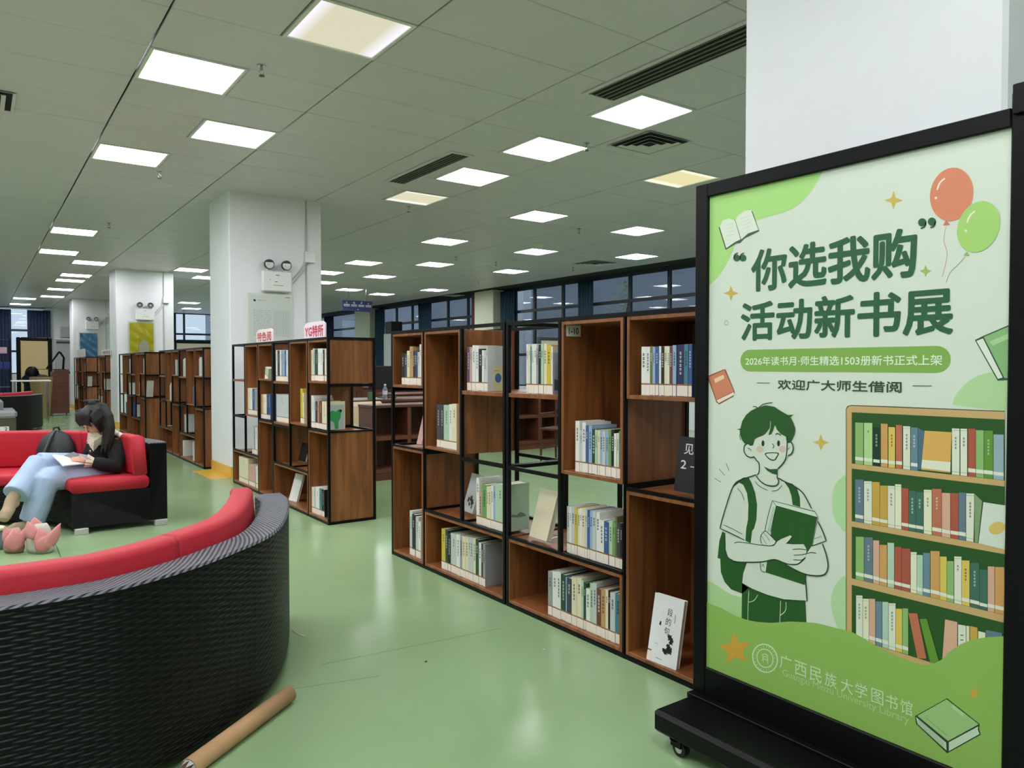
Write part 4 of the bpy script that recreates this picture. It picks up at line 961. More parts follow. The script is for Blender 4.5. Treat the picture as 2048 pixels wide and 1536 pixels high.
for x0, x1, yt, c, tx in [(160, 243, 230, 'g', 0), (250, 335, 233, 'l', 1), (345, 410, 278, 'k', 4), (423, 492, 242, 'o', 0), (500, 568, 276, 'y', 4), (577, 640, 255, 'r', 0), (650, 723, 268, 'w', 5), (730, 798, 280, 'b', 4), (1150, 1228, 290, 'w', 4), (1237, 1306, 293, 'w', 3), (1316, 1392, 292, 'q', 0), (1395, 1475, 308, 'g', 0), (1478, 1570, 312, 'e', 5), (1575, 1680, 352, 's', 0)]:
    pbook(zA, 0, x0, x1, yt, c, True, tx)
poly(pc, Z([(798, 282), (866, 320), (838, 712), (798, 708)], zA), (76, 108, 128), 6); poly(pc, Z([(870, 313), (1146, 330), (1133, 745), (833, 712)], zA), (218, 172, 92), 6); poly(pc, Z([(845, 610), (1137, 636), (1133, 732), (836, 694)], zA), (222, 226, 206), 7)
for x0, x1, yt, c, tx in [(160, 245, 812, 'd', 5), (250, 330, 830, 'w', 4), (333, 410, 838, 'm', 0), (413, 490, 875, 'm', 0), (493, 565, 878, 'w', 4), (568, 632, 862, 'c', 0), (635, 705, 902, 'q', 0), (708, 780, 928, 't', 5), (783, 857, 940, 't', 3), (862, 943, 918, 'c', 3), (948, 1043, 908, 'r', 4), (1047, 1133, 950, 'p', 0), (1137, 1217, 952, 'q', 0), (1220, 1292, 945, 'd', 0), (1296, 1378, 955, 'w', 5)]:
    pbook(zA, 1, x0, x1, yt, c, True, tx)
poly(pc, Z([(1380, 958), (1460, 1035), (1415, 1460), (1370, 1450)], zA), (128, 158, 112), 6); poly(pc, Z([(1472, 1045), (1700, 1080), (1690, 1530), (1422, 1465)], zA), (212, 220, 208), 6); poly(pc, Z(ell(1610, 1310, 85, 62, -20), zA), (214, 186, 100), 7)
for x0, x1, yt, c, tx in [(155, 232, 255, 'g', 0), (236, 318, 260, 'd', 5), (322, 380, 290, 'p', 0), (383, 455, 333, 'o', 0), (460, 523, 313, 'a', 0), (527, 593, 352, 'q', 0), (596, 678, 368, 'q', 0), (682, 740, 402, 'c', 0), (742, 798, 430, 'a', 0), (802, 867, 410, 'b', 0), (872, 960, 392, 'o', 0), (962, 1028, 445, 'y', 0), (1030, 1095, 488, 'g', 0), (1100, 1170, 445, 'w', 2), (1172, 1247, 482, 'y', 4), (1252, 1340, 505, 't', 5), (1343, 1418, 572, 't', 0), (1422, 1486, 540, 'p', 0), (1490, 1580, 545, 'o', 0)]:
    pbook(zQ, 2, x0, x1, yt, c, True, tx)
for x0, x1, yt, c, tx in [(158, 220, 818, 'w', 5), (223, 280, 850, 'c', 4), (283, 342, 850, 'p', 0), (347, 405, 875, 'b', 0), (410, 467, 880, 'a', 0), (470, 537, 893, 'w', 6), (540, 600, 945, 'y', 0), (603, 658, 942, 'g', 0)]:
    pbook(zQ, 3, x0, x1, yt, c, True, tx)
for q_, c in (([(660, 988), (747, 992), (835, 1425), (747, 1422)], 'r'), ([(766, 1045), (838, 1042), (958, 1465), (872, 1468)], 'e'), ([(1012, 1048), (1132, 1075), (1130, 1420), (985, 1440)], 'p'), ([(1137, 1096), (1213, 1110), (1213, 1400), (1137, 1400)], 'w'), ([(1216, 1110), (1246, 1114), (1246, 1400), (1216, 1400)], 'c'), ([(1250, 1112), (1325, 1128), (1325, 1380), (1250, 1380)], 'm'), ([(1330, 1160), (1400, 1178), (1400, 1300), (1330, 1300)], 'c'), ([(1403, 1150), (1560, 1180), (1560, 1300), (1403, 1300)], 'd')):
    poly(pc, Z(q_, zQ), CC[c], 6)
    stroke(pc, Z([q_[1], q_[2]], zQ), .0011, (38, 60, 38), 7, 0)
for k in range(3): stroke(pc, Z([(1160, 1200 + k * 45), (1188, 1202 + k * 45)], zQ), .003, (40, 44, 40), 7, 0)
build('printed_bookcase', pc, sheet, fix=False)['label'] = 'printed drawing of a full green bookcase'
# reader figure print
rd = MB(); O_ = .0038
def bs(pts, w_=O_, col=OUT, lay=8, sm=4): stroke(rd, Z(pts, zB), w_, col, lay, sm)
def bp_(pts, col, lay, sm=0): poly(rd, Z(pts, zB), col, lay, sm)
bp_([(150, 878), (130, 940), (118, 1055), (136, 1060), (140, 1150), (165, 1215), (210, 1265), (282, 1292), (330, 1250), (330, 1090), (240, 1078), (190, 1050), (172, 1000), (172, 890)], DK, 2)
bp_([(282, 1215), (330, 1250), (420, 1280), (520, 1315), (705, 1335), (712, 1500), (278, 1500)], DK, 2)
bs([(328, 1272), (322, 1380), (320, 1500)], .002, (210, 222, 200), 3); bs([(325, 1350), (362, 1338), (388, 1300)], .002, (210, 222, 200), 3); bs([(540, 1340), (536, 1440), (533, 1500)], .002, (210, 222, 200), 3); bs([(575, 1348), (572, 1405), (535, 1440)], .002, (210, 222, 200), 3)
bp_([(378, 498), (330, 515), (235, 560), (210, 610), (180, 700), (150, 800), (137, 858), (200, 885), (300, 935), (315, 1085), (290, 1160), (283, 1222), (350, 1260), (450, 1300), (560, 1330), (718, 1340), (712, 1190), (745, 975), (845, 940), (820, 870), (790, 810), (748, 725), (720, 670), (690, 620), (640, 580), (570, 545), (522, 520), (440, 480)], PAP, 3)
bs([(708, 1192), (712, 1260), (718, 1342)]); bs([(718, 1341), (640, 1338), (560, 1333), (450, 1303), (350, 1262), (300, 1235)], .002)
bp_([(248, 545), (290, 518), (325, 515), (345, 550), (370, 620), (383, 700), (378, 800), (362, 860), (350, 872), (340, 955), (305, 940), (310, 860), (322, 800), (325, 700), (315, 620), (290, 565), (262, 552), (224, 582)], DK, 4)
bp_([(562, 543), (620, 560), (650, 590), (668, 650), (672, 715), (620, 700), (612, 640), (595, 590)], DK, 4)
bs([(378, 505), (400, 535), (440, 565), (490, 575), (520, 565), (528, 540), (515, 512)]); bs([(370, 540), (400, 575), (455, 602)], .0018); bs([(482, 608), (520, 600), (552, 568)], .0018)
bs([(380, 498), (330, 515), (270, 535), (235, 560), (210, 610), (180, 700), (150, 800), (137, 858)]); bs([(137, 858), (200, 885), (300, 935)], sm=0)
bs([(525, 520), (570, 545), (640, 580), (690, 620), (720, 670), (748, 725)]); bs([(790, 810), (820, 870), (846, 940)]); bs([(846, 940), (750, 975)], sm=0)
bs([(160, 833), (220, 860), (287, 896)], .0018); bs([(768, 926), (815, 908)], .0018, sm=0); bs([(252, 590), (280, 620), (298, 668)], .0018)
# head
bp_([(360, 240), (345, 300), (320, 288), (300, 305), (297, 340), (315, 370), (345, 385), (362, 380), (398, 425), (398, 480), (380, 500), (440, 560), (500, 570), (525, 545), (518, 520), (520, 460), (555, 425), (575, 390), (590, 372), (612, 360), (625, 330), (622, 300), (605, 278), (588, 285), (580, 200), (440, 160)], PAP, 5)
bp_([(427, 443), (470, 462), (520, 460), (520, 500), (485, 492), (452, 472)], DK, 6)
bs([(586, 240), (584, 330), (575, 390), (555, 425), (522, 460)]); bs([(518, 460), (518, 520)], sm=0)
bs([(352, 298), (322, 290), (301, 305), (297, 340), (315, 372), (345, 384), (364, 380), (380, 402), (398, 425), (398, 478), (385, 500)]); bs([(590, 284), (608, 280), (622, 300), (625, 330), (612, 360), (590, 372)])
bs([(320, 320), (335, 325), (348, 340)], .002); bs([(332, 340), (330, 328)], .002, sm=0); bs([(590, 330), (602, 315)], .002, sm=0)
for cx in (423, 527): bp_(ell(cx, 289, 10, 20), (28, 52, 34), 6)
for cx in (403, 553): bp_(ell(cx, 328, 23, 22), (214, 188, 168), 6)
bs([(392, 246), (405, 236), (420, 236)], .003); bs([(508, 232), (520, 223), (546, 236)], .003); bs([(485, 290), (497, 308), (489, 322)], .0024)
bp_([(438, 354), (525, 352), (517, 385), (502, 404), (480, 404), (455, 388)], (28, 60, 34), 6, 4); bp_([(446, 359), (518, 357), (511, 380), (500, 396), (482, 396), (460, 383)], PAP, 7, 4)
bp_([(248, 195), (272, 190), (285, 140), (310, 100), (345, 70), (385, 52), (440, 35), (500, 45), (545, 75), (590, 100), (630, 98), (605, 114), (625, 150), (640, 195), (633, 230), (615, 270), (600, 287), (582, 285), (577, 245), (540, 225), (515, 195), (502, 160), (495, 195), (480, 228), (460, 234), (475, 180), (440, 225), (420, 238), (390, 248), (368, 262), (358, 300), (340, 306), (320, 290), (300, 290), (285, 270), (270, 230), (268, 200)], DK, 7)
bs([(395, 50), (430, 26), (488, 17)], .0026, DK, 7); bs([(355, 44), (375, 44), (390, 56)], .0026, DK, 7); bs([(276, 210), (268, 240), (275, 268)], .002, DK, 7)
bs([(474, 140), (470, 190), (445, 222)], .0018, PAP, 8); bs([(285, 120), (310, 82), (345, 62)], .0018, PAP, 8)
# book and arms
bp_([(512, 706), (785, 783), (700, 1234), (440, 1150), (478, 880)], DK, 5)
bp_([(485, 672), (512, 706), (476, 880), (440, 1150), (405, 1110), (440, 850)], (206, 220, 204), 6); bs([(485, 672), (440, 850), (405, 1110), (440, 1150)], .0024, lay=6.3); bs([(485, 672), (512, 706), (476, 880)], .0024, sm=0, lay=6.3)
bp_([(485, 672), (775, 748), (791, 785), (512, 706)], (206, 220, 204), 6); bs([(485, 672), (770, 745), (791, 783)], .0024, sm=0, lay=6.3); bs([(512, 706), (785, 783)], .0024, sm=0, lay=6.3); bs([(791, 783), (700, 1234)], .002, sm=0, lay=6.3)
for k in range(3): bs([(492 + k * 8, 712 + k * 3), (455 + k * 8, 880)], .0014, (80, 110, 84), 7, 0)
bp_([(820, 960), (845, 1030), (858, 1100), (850, 1150), (825, 1170), (760, 1172), (700, 1160), (640, 1132), (570, 1093), (650, 1097), (705, 1050), (715, 1025), (748, 975)], PAP, 6.6)
bs([(820, 960), (845, 1030), (858, 1105), (845, 1153), (815, 1171), (760, 1172), (700, 1160), (640, 1134), (565, 1092)]); bs([(715, 1026), (745, 1018), (780, 1022)], .0022)
bp_([(430, 880), (450, 878), (510, 942), (492, 970), (450, 970), (415, 960), (407, 930), (412, 900)], PAP, 7)
bs([(512, 945), (450, 880), (432, 878), (412, 902), (407, 930), (414, 960)], .0024); bs([(428, 885), (470, 940)], .002, sm=0); bs([(412, 905), (448, 962)], .002, sm=0)
bp_([(172, 890), (175, 1000), (190, 1050), (240, 1078), (330, 1082), (420, 1078), (500, 1064), (560, 1082), (600, 1095), (650, 1097), (680, 1077), (705, 1050), (712, 1020), (716, 1000), (705, 978), (695, 963), (620, 963), (578, 958), (600, 938), (617, 912), (606, 903), (545, 928), (510, 950), (480, 971), (420, 970), (330, 955), (300, 938)], PAP, 7)
bs([(170, 890), (172, 1000), (190, 1050), (240, 1078), (330, 1083), (420, 1080), (500, 1065), (560, 1085), (600, 1097), (650, 1097), (680, 1078), (708, 1050)]); bs([(232, 956), (260, 948), (330, 956), (420, 970), (488, 972), (515, 946)], .0024)
bs([(578, 960), (600, 938), (617, 914)], .0024); bs([(620, 998), (665, 994), (716, 1000)], .0022); bs([(628, 1035), (680, 1033), (712, 1026)], .0022); bs([(626, 1066), (680, 1068), (700, 1055)], .0022)
bs([(415, 1112), (425, 1095), (432, 1118)], .0018)
build('printed_reader', rd, sheet, fix=False)['label'] = 'printed drawing of a smiling student hugging a green book'
# footer lettering
fm = MB(); LC = (204, 222, 190)
def ringshape(cx, cy, r0, r1, rot, lay):
    a = Z(ell(cx, cy, *r1, rot, 36), zL); b = Z(ell(cx, cy, *r0, rot, 36), zL); i = fm.m(paint(brt(LC))); s0 = len(fm.v)
    for p in a + b: fm.v.append(tuple(PP(*p, lay)))
    for k in range(36): fm.f.append([s0 + k, s0 + (k + 1) % 36, s0 + 36 + (k + 1) % 36, s0 + 36 + k]); fm.mi.append(i)
ringshape(415, 430, (72, 86), (80, 95), -22, 10); ringshape(415, 430, (46, 56), (52, 63), -22, 10)
for k in range(22):
    a = 2 * math.pi * k / 22; stroke(fm, Z([(415 + 58 * math.cos(a), 430 + 69 * math.sin(a)), (415 + 66 * math.cos(a), 430 + 79 * math.sin(a))], zL), .0026, LC, 10, 0)
for d in (-16, 0, 16): stroke(fm, Z([(395, 425 + d), (415, 418 + d), (438, 432 + d)], zL), .0028, LC, 10, 0)
stroke(fm, Z([(400, 400), (405, 460)], zL), .0028, LC, 10, 0); stroke(fm, Z([(428, 405), (432, 465)], zL), .0028, LC, 10, 0)
chs = '广西民族大学图书馆'; cen = [(545, 450), (640, 490), (735, 525), (830, 560), (932, 598), (1022, 628), (1124, 665), (1215, 698), (1308, 732)]
for ch, (cx, cy) in zip(chs, cen):
    h_ = 45; w_ = 38
    O1, U1, V1 = Z([(cx - w_, cy + h_ - 6)], zL)[0], Z([(cx + w_, cy + h_ + 6)], zL)[0], Z([(cx - w_, cy - h_ - 6)], zL)[0]
    O = PP(*O1, 10); add_text(fm, ch, O + Vector((0, 0, 0)), (0, (PP(*U1, 10) - O).y, 0), (0, .0, (PP(*V1, 10) - O).z), paint(brt(LC)), .0)
O = PP(*Z([(525, 552)], zL)[0], 10); U = PP(*Z([(1325, 858)], zL)[0], 10) - O
add_text(fm, 'Guangxi Minzu University Library', O, (0, U.y, 0), (0, 0, .028), paint(brt((176, 206, 150))), 0)
build('footer_lettering', fm, sheet, fix=False)['label'] = 'pale logo ring and library name lettering'
# ================================================================= WICKER SOFAS
def wicker(name, fu, fv, ridge=False):
    m = bpy.data.materials.new(name); m.use_nodes = True; nt = m.node_tree; N = nt.nodes; L = nt.links
    b = N['Principled BSDF']; b.inputs['Roughness'].default_value = 0.45; b.inputs['Specular IOR Level'].default_value = 0.22 if not ridge else 0.5
    uv = N.new('ShaderNodeTexCoord'); sp = N.new('ShaderNodeSeparateXYZ'); L.new(uv.outputs['UV'], sp.inputs[0])
    def M(op, a, b_=None):
        n = N.new('ShaderNodeMath'); n.operation = op
        for k, v in enumerate((a, b_)):
            if v is None: continue
            if hasattr(v, 'links'): L.new(v, n.inputs[k])
            else: n.inputs[k].default_value = v
        return n.outputs[0]
    u = M('MULTIPLY', sp.outputs[0], fu); v = M('MULTIPLY', sp.outputs[1], fv)
    if ridge:
        s = M('ABSOLUTE', M('SINE', M('MULTIPLY', M('SUBTRACT', u, M('MULTIPLY', sp.outputs[1], fu * 1.9)), math.pi)))
    else:
        row_ = M('FLOOR', v); sh = M('MULTIPLY', row_, math.pi)
        s = M('MULTIPLY', M('ADD', M('MULTIPLY', M('SINE', M('ADD', M('MULTIPLY', u, math.pi), sh)), .5), .5), M('ABSOLUTE', M('SINE', M('MULTIPLY', v, math.pi))))
    bp = N.new('ShaderNodeBump'); bp.inputs['Strength'].default_value = 0.9; bp.inputs['Distance'].default_value = 0.006
    L.new(s, bp.inputs['Height']); L.new(bp.outputs[0], b.inputs['Normal'])
    r = N.new('ShaderNodeValToRGB'); r.color_ramp.elements[0].color = lin((4, 4, 6)); r.color_ramp.elements[1].color = lin((20, 21, 25) if not ridge else (104, 106, 118))
    L.new(s, r.inputs[0]); L.new(r.outputs[0], b.inputs['Base Color']); return m
WICK = wicker('black_wicker_weave', 26, 95); WTOP = wicker('grey_black_wicker_rim', 30, 1, True)
def offset_path(path, d):
    """path: list of 2D Vectors; d > 0 offsets inward (to the left of travel)"""
    out = []; n = len(path)
    for k, p in enumerate(path):
        t = (path[min(k + 1, n - 1)] - path[max(k - 1, 0)]).normalized(); out.append(p + Vector((-t.y, t.x)) * d)
    return out
def loft(mb, path, prof, mt, a=0, b=None, uvs=True):
    """prof: closed list of (inward offset, z); swept along path[a:b]"""
    P = path[a:b]; n = len(P); m_ = len(prof); base = len(mb.v); i = mb.m(mt)
    if mb.uv is None: mb.uv = [(0, 0)] * len(mb.v)
    cum = [0.0]
    for k in range(1, n): cum.append(cum[-1] + (P[k] - P[k - 1]).length)
    pl = [0.0]
    for k in range(1, m_): pl.append(pl[-1] + math.hypot(prof[k][0] - prof[k - 1][0], prof[k][1] - prof[k - 1][1]))
    for k in range(n):
        t = (path[min(a + k + 1, len(path) - 1)] - path[max(a + k - 1, 0)]).normalized(); nn = Vector((-t.y, t.x))
        for j, (d, z) in enumerate(prof):
            q = P[k] + nn * d; mb.v.append((q.x, q.y, z)); mb.uv.append((cum[k], pl[j]))
    for k in range(n - 1):
        for j in range(m_):
            mb.f.append([base + k * m_ + j, base + (k + 1) * m_ + j, base + (k + 1) * m_ + (j + 1) % m_, base + k * m_ + (j + 1) % m_]); mb.mi.append(i)
    mb.f.append([base + j for j in range(m_)]); mb.mi.append(i); mb.f.append([base + (n - 1) * m_ + j for j in range(m_)][::-1]); mb.mi.append(i)
def rprof(d0, d1, z0, z1, r, lean=0.0):
    out = []
    for cx, cz, a0 in ((d1 - r, z1 - r, 0), (d0 + r, z1 - r, 90), (d0 + r, z0 + r, 180), (d1 - r, z0 + r, 270)):
        for k in range(4):
            a = math.radians(a0 + 30 * k); z = cz + r * math.sin(a); out.append((cx + r * math.cos(a) + lean * (z - z0) / max(1e-6, z1 - z0), z))
    return out
def sofa(name_label, path, zt, breaks, seat_d=.67, wt=.125, foot_at=(), base_z=.05):
    c = Vector((0, 0)); 
    for p in path: c += p
    c /= len(path); loc = Vector((c.x, c.y, 0)); path = [p - c for p in path]
    t = thing('curved_sofa', name_label, 'sofa', tuple(loc))
    wall = MB(); loft(wall, path, [(0, zt - .008), (0, base_z), (wt, base_z), (wt, zt - .008)], WICK); build('wicker_frame', wall, t)
    rim = MB(); loft(rim, path, [(-.003, zt - .008), (.004, zt), (wt - .004, zt), (wt + .003, zt - .008)], WTOP); build('woven_rim', rim, t)['label'] = 'grey-black woven top rim'
    bs_ = MB(); loft(bs_, path, [(wt + .001, base_z), (seat_d, base_z), (seat_d, .305), (wt + .001, .305)], WICK); build('seat_base', bs_, t)
    n = len(path)
    for a, b in zip(breaks[:-1], breaks[1:]):
        s0 = int(a * (n - 1)); s1 = int(b * (n - 1)) + 1
        m = MB(); loft(m, path, rprof(wt + .005, seat_d + .012, .306, .405, .035), RED, s0, s1); m.smooth = True; build('seat_cushion', m, t)
        m = MB(); loft(m, path, rprof(wt + .016, wt + .115, .405, zt + .058, .024, .02), RED, s0, s1); m.smooth = True; build('back_cushion', m, t)
    for k, d in foot_at:
        i = int(k * (n - 1)); tt = (path[min(i + 1, n - 1)] - path[max(i - 1, 0)]).normalized(); nn = Vector((-tt.y, tt.x)); q = path[i] + nn * d
        f = MB().box((-.045, -.03, 0), (.045, .03, base_z), mat('silver_foot', (196, 196, 198), .35, .3), .003); build('foot', f, t, (q.x, q.y, 0), (0, 0, math.atan2(nn.y, nn.x)))
    return t
half = [(1.235, 3.70), (1.225, 3.60), (1.2, 3.48), (1.095, 3.19), (.985, 2.945), (.875, 2.775), (.735, 2.64), (.57, 2.505), (.41, 2.415), (.26, 2.37), (.1, 2.362)]
half_l = [(2 * .16 - x, y) for x, y in half[::-1]][1:]
S1 = [Vector(p) for p in cr(half_l[::-1][::-1] if False else [(p[0], p[1]) for p in half], 6)]
P1 = cr([(2 * .12 - x, y) for x, y in half[:-1]] + [(x, y) for x, y in half[:-1]][::-1], 6)   # from the left end round to the right end
sofa('black wicker curved sofa with red cushions in the foreground, seen from its back', P1, .625, (0.0, .36, .66, .945), foot_at=((.02, .06), (.02, .6), (.5, .06), (.98, .06), (.98, .6)))
def arc(cx, cy, R, a0, a1, n=60): return [Vector((cx + R * math.cos(math.radians(a0 + (a1 - a0) * k / n)), cy + R * math.sin(math.radians(a0 + (a1 - a0) * k / n)))) for k in range(n + 1)]
SF2C = Vector((-.205, 6.41)); RO = 1.435
sofa('black wicker curved sofa with red cushions that the reading person sits on', arc(SF2C.x, SF2C.y, RO, 0, 180), .655, (0.004, .22, .5, .99), foot_at=((.012, .05), (.012, .60), (.5, .05), (.98, .05), (.98, .6)), base_z=.045, seat_d=.66)
P3 = [Vector((p.x - .13, p.y + 14.1)) for p in P1]
sofa('distant black wicker curved sofa with red cushions beyond the grey armchair', P3, .70, (0.0, .36, .66, .955), foot_at=((.02, .06), (.98, .06)))
# ================================================================= CARDBOARD ROLL, CABLE
CARD = mat('brown_cardboard', (190, 150, 110), .75, var=.06, vscale=10)
a = fl(562, 1386, .03); b = fl(372, 1524, .03); a.z = b.z = .031; a += Vector((.022, -.027, 0)); b += Vector((.022, -.027, 0))
t = thing('cardboard_tube', 'long brown cardboard tube lying on the floor against the wicker sofa', 'tube', tuple(b))
b = b - (a - b) * .06
d = a - b; B0 = b
org = t.location.copy()
mb = MB(); n = 20; dn = d.normalized(); up = Vector((0, 0, 1)); sd = dn.cross(up)
i = mb.m(CARD)
for p_ in (b, a):
    for R_ in (.030, .0265):
        for k in range(n): mb.v.append(tuple(p_ - org + sd * R_ * math.cos(6.2832 * k / n) + up * R_ * math.sin(6.2832 * k / n)))
for k in range(n):
    k2 = (k + 1) % n
    mb.f += [[k, k2, 2 * n + k2, 2 * n + k], [n + k, 3 * n + k, 3 * n + k2, n + k2], [k, n + k, n + k2, k2], [2 * n + k, 2 * n + k2, 3 * n + k2, 3 * n + k]]; mb.mi += [i] * 4
mb.smooth = True; build('tube_wall', mb, t)
cm = MB(); gm = mat('crumpled_grey_paper', (176, 178, 184), .6, bump=.4, bscale=40)
for k in range(9):
    a0 = 6.2832 * k / 9; q = b - org - dn * random.uniform(.02, .05); r0 = .027
    cm.face([b - org + sd * r0 * math.cos(a0) + up * r0 * math.sin(a0), q + sd * r0 * .9 * math.cos(a0 + .35) + up * r0 * .8 * math.sin(a0 + .35), b - org + sd * r0 * math.cos(a0 + .7) + up * r0 * math.sin(a0 + .7)], gm)
build('paper_end', cm, t, fix=False)['label'] = 'crumpled grey paper sticking out of the tube'
q0, q1, q2 = fl(584, 1258, .006), fl(597, 1268, .005), fl(611, 1273, .004)
tag(build('cable_tie', MB().tube(cr([tuple(q0), tuple(q1), tuple(q2)], 5), .0022, WHITE, 6)), 'short white plastic strip on the floor beside the sofa corner', 'strip')
for n_, p_ in enumerate(((1088, 1299), (852, 1323))):
    q = fl(*p_, .002); tag(build('floor_speck', MB().ball((q.x, q.y, .0025), (.006, .004, .0025), WHITE if n_ == 0 else DARKT, 8, 5)), ('tiny white scrap on the green floor', 'tiny dark speck on the green floor')[n_], 'scrap')

# ================================================================= PERSON
SKIN = mat('skin', (206, 152, 128), .55, var=.04, vscale=12)
DENIM = mat('light_blue_denim', (168, 188, 218), .85, var=.10, vscale=7, bump=.7, bscale=11)
KNIT = mat('black_knit', (18, 18, 20), .95, bump=.3, bscale=200)
HAIR = mat('dark_brown_hair', (9, 6, 7), .6, var=.3, vscale=20, stretch=(6, 6, 1))
SOCK = mat('beige_sock', (172, 152, 124), .9, bump=.25, bscale=180)
LACE = mat('cream_patterned_lace', (216, 202, 184), .8, var=.22, vscale=70)
def A(x, y, Y): return hit(x, y, 1, Y)
pz = A(207, 940, 6.86)
per = thing('person', 'person in a black cardigan and light blue jeans sitting cross-legged, head bowed over papers', 'person', (pz.x, pz.y, 0)); PO = Vector((pz.x, pz.y, 0))
def rel(p): return Vector(p) - PO
hipN, hipF = A(205, 948, 6.78), A(205, 942, 6.95)
kneeN, kneeF = A(95, 958, 6.60), A(76, 926, 6.72)
ankN, ankF = A(64, 1040, 6.62), A(22, 1001, 6.50)
pel = A(212, 935, 6.86); waist = A(220, 915, 6.90); chest = A(215, 890, 6.88); neck0 = A(207, 868, 6.83); neck1 = A(200, 858, 6.79)
head = A(189, 842, 6.74)
shN, shF = A(236, 886, 6.72), A(192, 884, 7.02)
elN, elF = A(232, 934, 6.60), A(178, 930, 7.02)
wrN, wrF = A(174, 922, 6.62), A(150, 916, 6.80)
R_ = rel
body = MB()
fd = (Vector((-.78, -.42, 0))).normalized()      # the way the person faces
dwn = Vector((0, 0, -1)); side = Vector((-fd.y, fd.x, 0))
# torso, neck, head
body.tube([R_(pel), R_(waist), R_(chest), R_(neck0)], [.12, .10, .105, .06], SKIN, 14)
body.tube([R_(neck0), R_(neck1), R_(head)], [.05, .045, .05], SKIN, 12)
tilt = Matrix.Rotation(math.atan2(fd.y, fd.x), 3, 'Z') @ Matrix.Rotation(math.radians(38), 3, 'Y')   # local +X = face direction, bowed down
def HL(x, y, z): return R_(head) + tilt @ Vector((x, y, z))
body.ball(HL(-.012, 0, .035), (.088, .070, .088), SKIN, 18, 14, tilt)
body.ball(HL(.018, 0, -.03), (.062, .056, .066), SKIN, 16, 12, tilt)
body.ball(HL(.052, 0, -.078), (.02, .02, .016), SKIN, 10, 8, tilt)              # chin
body.tube([HL(.078, 0, .022), HL(.092, 0, -.002), HL(.098, 0, -.014), HL(.08, 0, -.022)], [.007, .009, .011, .007], SKIN, 8)   # nose
body.ball(HL(.078, 0, -.044), (.010, .022, .0055), SKIN, 10, 6, tilt); body.ball(HL(.076, 0, -.053), (.010, .019, .006), SKIN, 10, 6, tilt)
for s in (-1, 1):
    body.ball(HL(-.005, s * .071, -.002), (.014, .006, .026), SKIN, 8, 8, tilt); body.ball(HL(.068, s * .03, .012), (.012, .016, .010), SKIN, 8, 6, tilt)
# shoulders and arms
body.tube([R_(shN), R_(chest + Vector((0, 0, .05))), R_(shF)], [.05, .07, .05], SKIN, 10)
body.tube([R_(shN), R_((shN + elN) / 2), R_(elN), R_((elN + wrN) / 2), R_(wrN)], [.045, .042, .036, .033, .023], SKIN, 10)
body.tube([R_(shF), R_((shF + elF) / 2), R_(elF), R_((elF + wrF) / 2), R_(wrF)], [.045, .042, .036, .033, .023], SKIN, 10)
# hands: palm, four curled fingers, thumb
def hand(w0, dirv, palm_n, thumb_side):
    dirv = dirv.normalized(); s_ = dirv.cross(palm_n).normalized(); pn = palm_n.normalized()
    pc_ = w0 + dirv * .045
    M_ = Matrix((dirv, s_, pn)).transposed()
    body.ball(pc_, (.048, .038, .016), SKIN, 12, 8, M_); body.tube([w0 - dirv * .02, w0 + dirv * .02], [.023, .024], SKIN, 10)
    for k, (off, ln) in enumerate(((-.030, .058), (-.010, .068), (.010, .064), (.029, .050))):
        b0 = w0 + dirv * .07 + s_ * off; k1 = b0 + dirv * ln * .45 - pn * .004; k2 = k1 + (dirv * .75 - pn * .65) * ln * .35; k3 = k2 + (dirv * .3 - pn * .9) * ln * .3
        body.tube([b0 - dirv * .02, b0, k1, k2, k3], [.009, .0095, .0085, .0075, .006], SKIN, 8)
    b0 = w0 + dirv * .025 + s_ * thumb_side * .032; k1 = b0 + (dirv * .6 + s_ * thumb_side * .8).normalized() * .028; k2 = k1 + (dirv * .9 + s_ * thumb_side * .2 - pn * .3).normalized() * .028
    body.tube([b0 - s_ * thumb_side * .015, b0, k1, k2], [.012, .012, .0095, .007], SKIN, 8)
hand(R_(wrN), (A(156, 919, 6.62) - wrN), Vector((0.1, -.35, .9)), 1)
hand(R_(wrF), (A(138, 921, 6.78) - wrF), Vector((0.1, -.35, .9)), -1)
# legs inside the jeans, feet
for h_, k_, a_ in ((hipN, kneeN, ankN), (hipF, kneeF, ankF)):
    body.tube([R_(h_), R_((h_ + k_) / 2), R_(k_), R_(k_ * .6 + a_ * .4), R_(a_)], [.075, .062, .048, .046, .032], SKIN, 10)
toeN = ankN + Vector((-.15, -.07, -.055)); toeF = ankF + Vector((-.05, -.10, -.12))
for a_, t_ in ((ankN, toeN), (ankF, toeF)):
    v = t_ - a_; body.tube([R_(a_), R_(a_ + v * .3 + Vector((0, 0, -.02))), R_(a_ + v * .7), R_(t_)], [.033, .034, .034, .022], SKIN, 10)
bo = build('body', body, per, fix=False); remesh(bo, .0045, 4)
# face details
fm2 = MB(); EYE = mat('dark_eye', (22, 16, 16), .3); LIP = mat('lip_pink', (186, 100, 96), .5); WH = mat('eye_white', (220, 214, 208), .4)
for s in (-1, 1):
    fm2.ball(HL(.0765, s * .030, .010), (.006, .012, .0055), WH, 10, 6, tilt); fm2.ball(HL(.081, s * .030, .0085), (.003, .005, .005), EYE, 8, 6, tilt)
    fm2.tube([HL(.079, s * .018, .033), HL(.080, s * .032, .037), HL(.071, s * .047, .032)], .0022, HAIR, 6)
build('eye', fm2, per)
lm = MB(); lm.ball(HL(.083, 0, -.048), (.006, .019, .0065), LIP, 10, 6, tilt); build('mouth', lm, per)
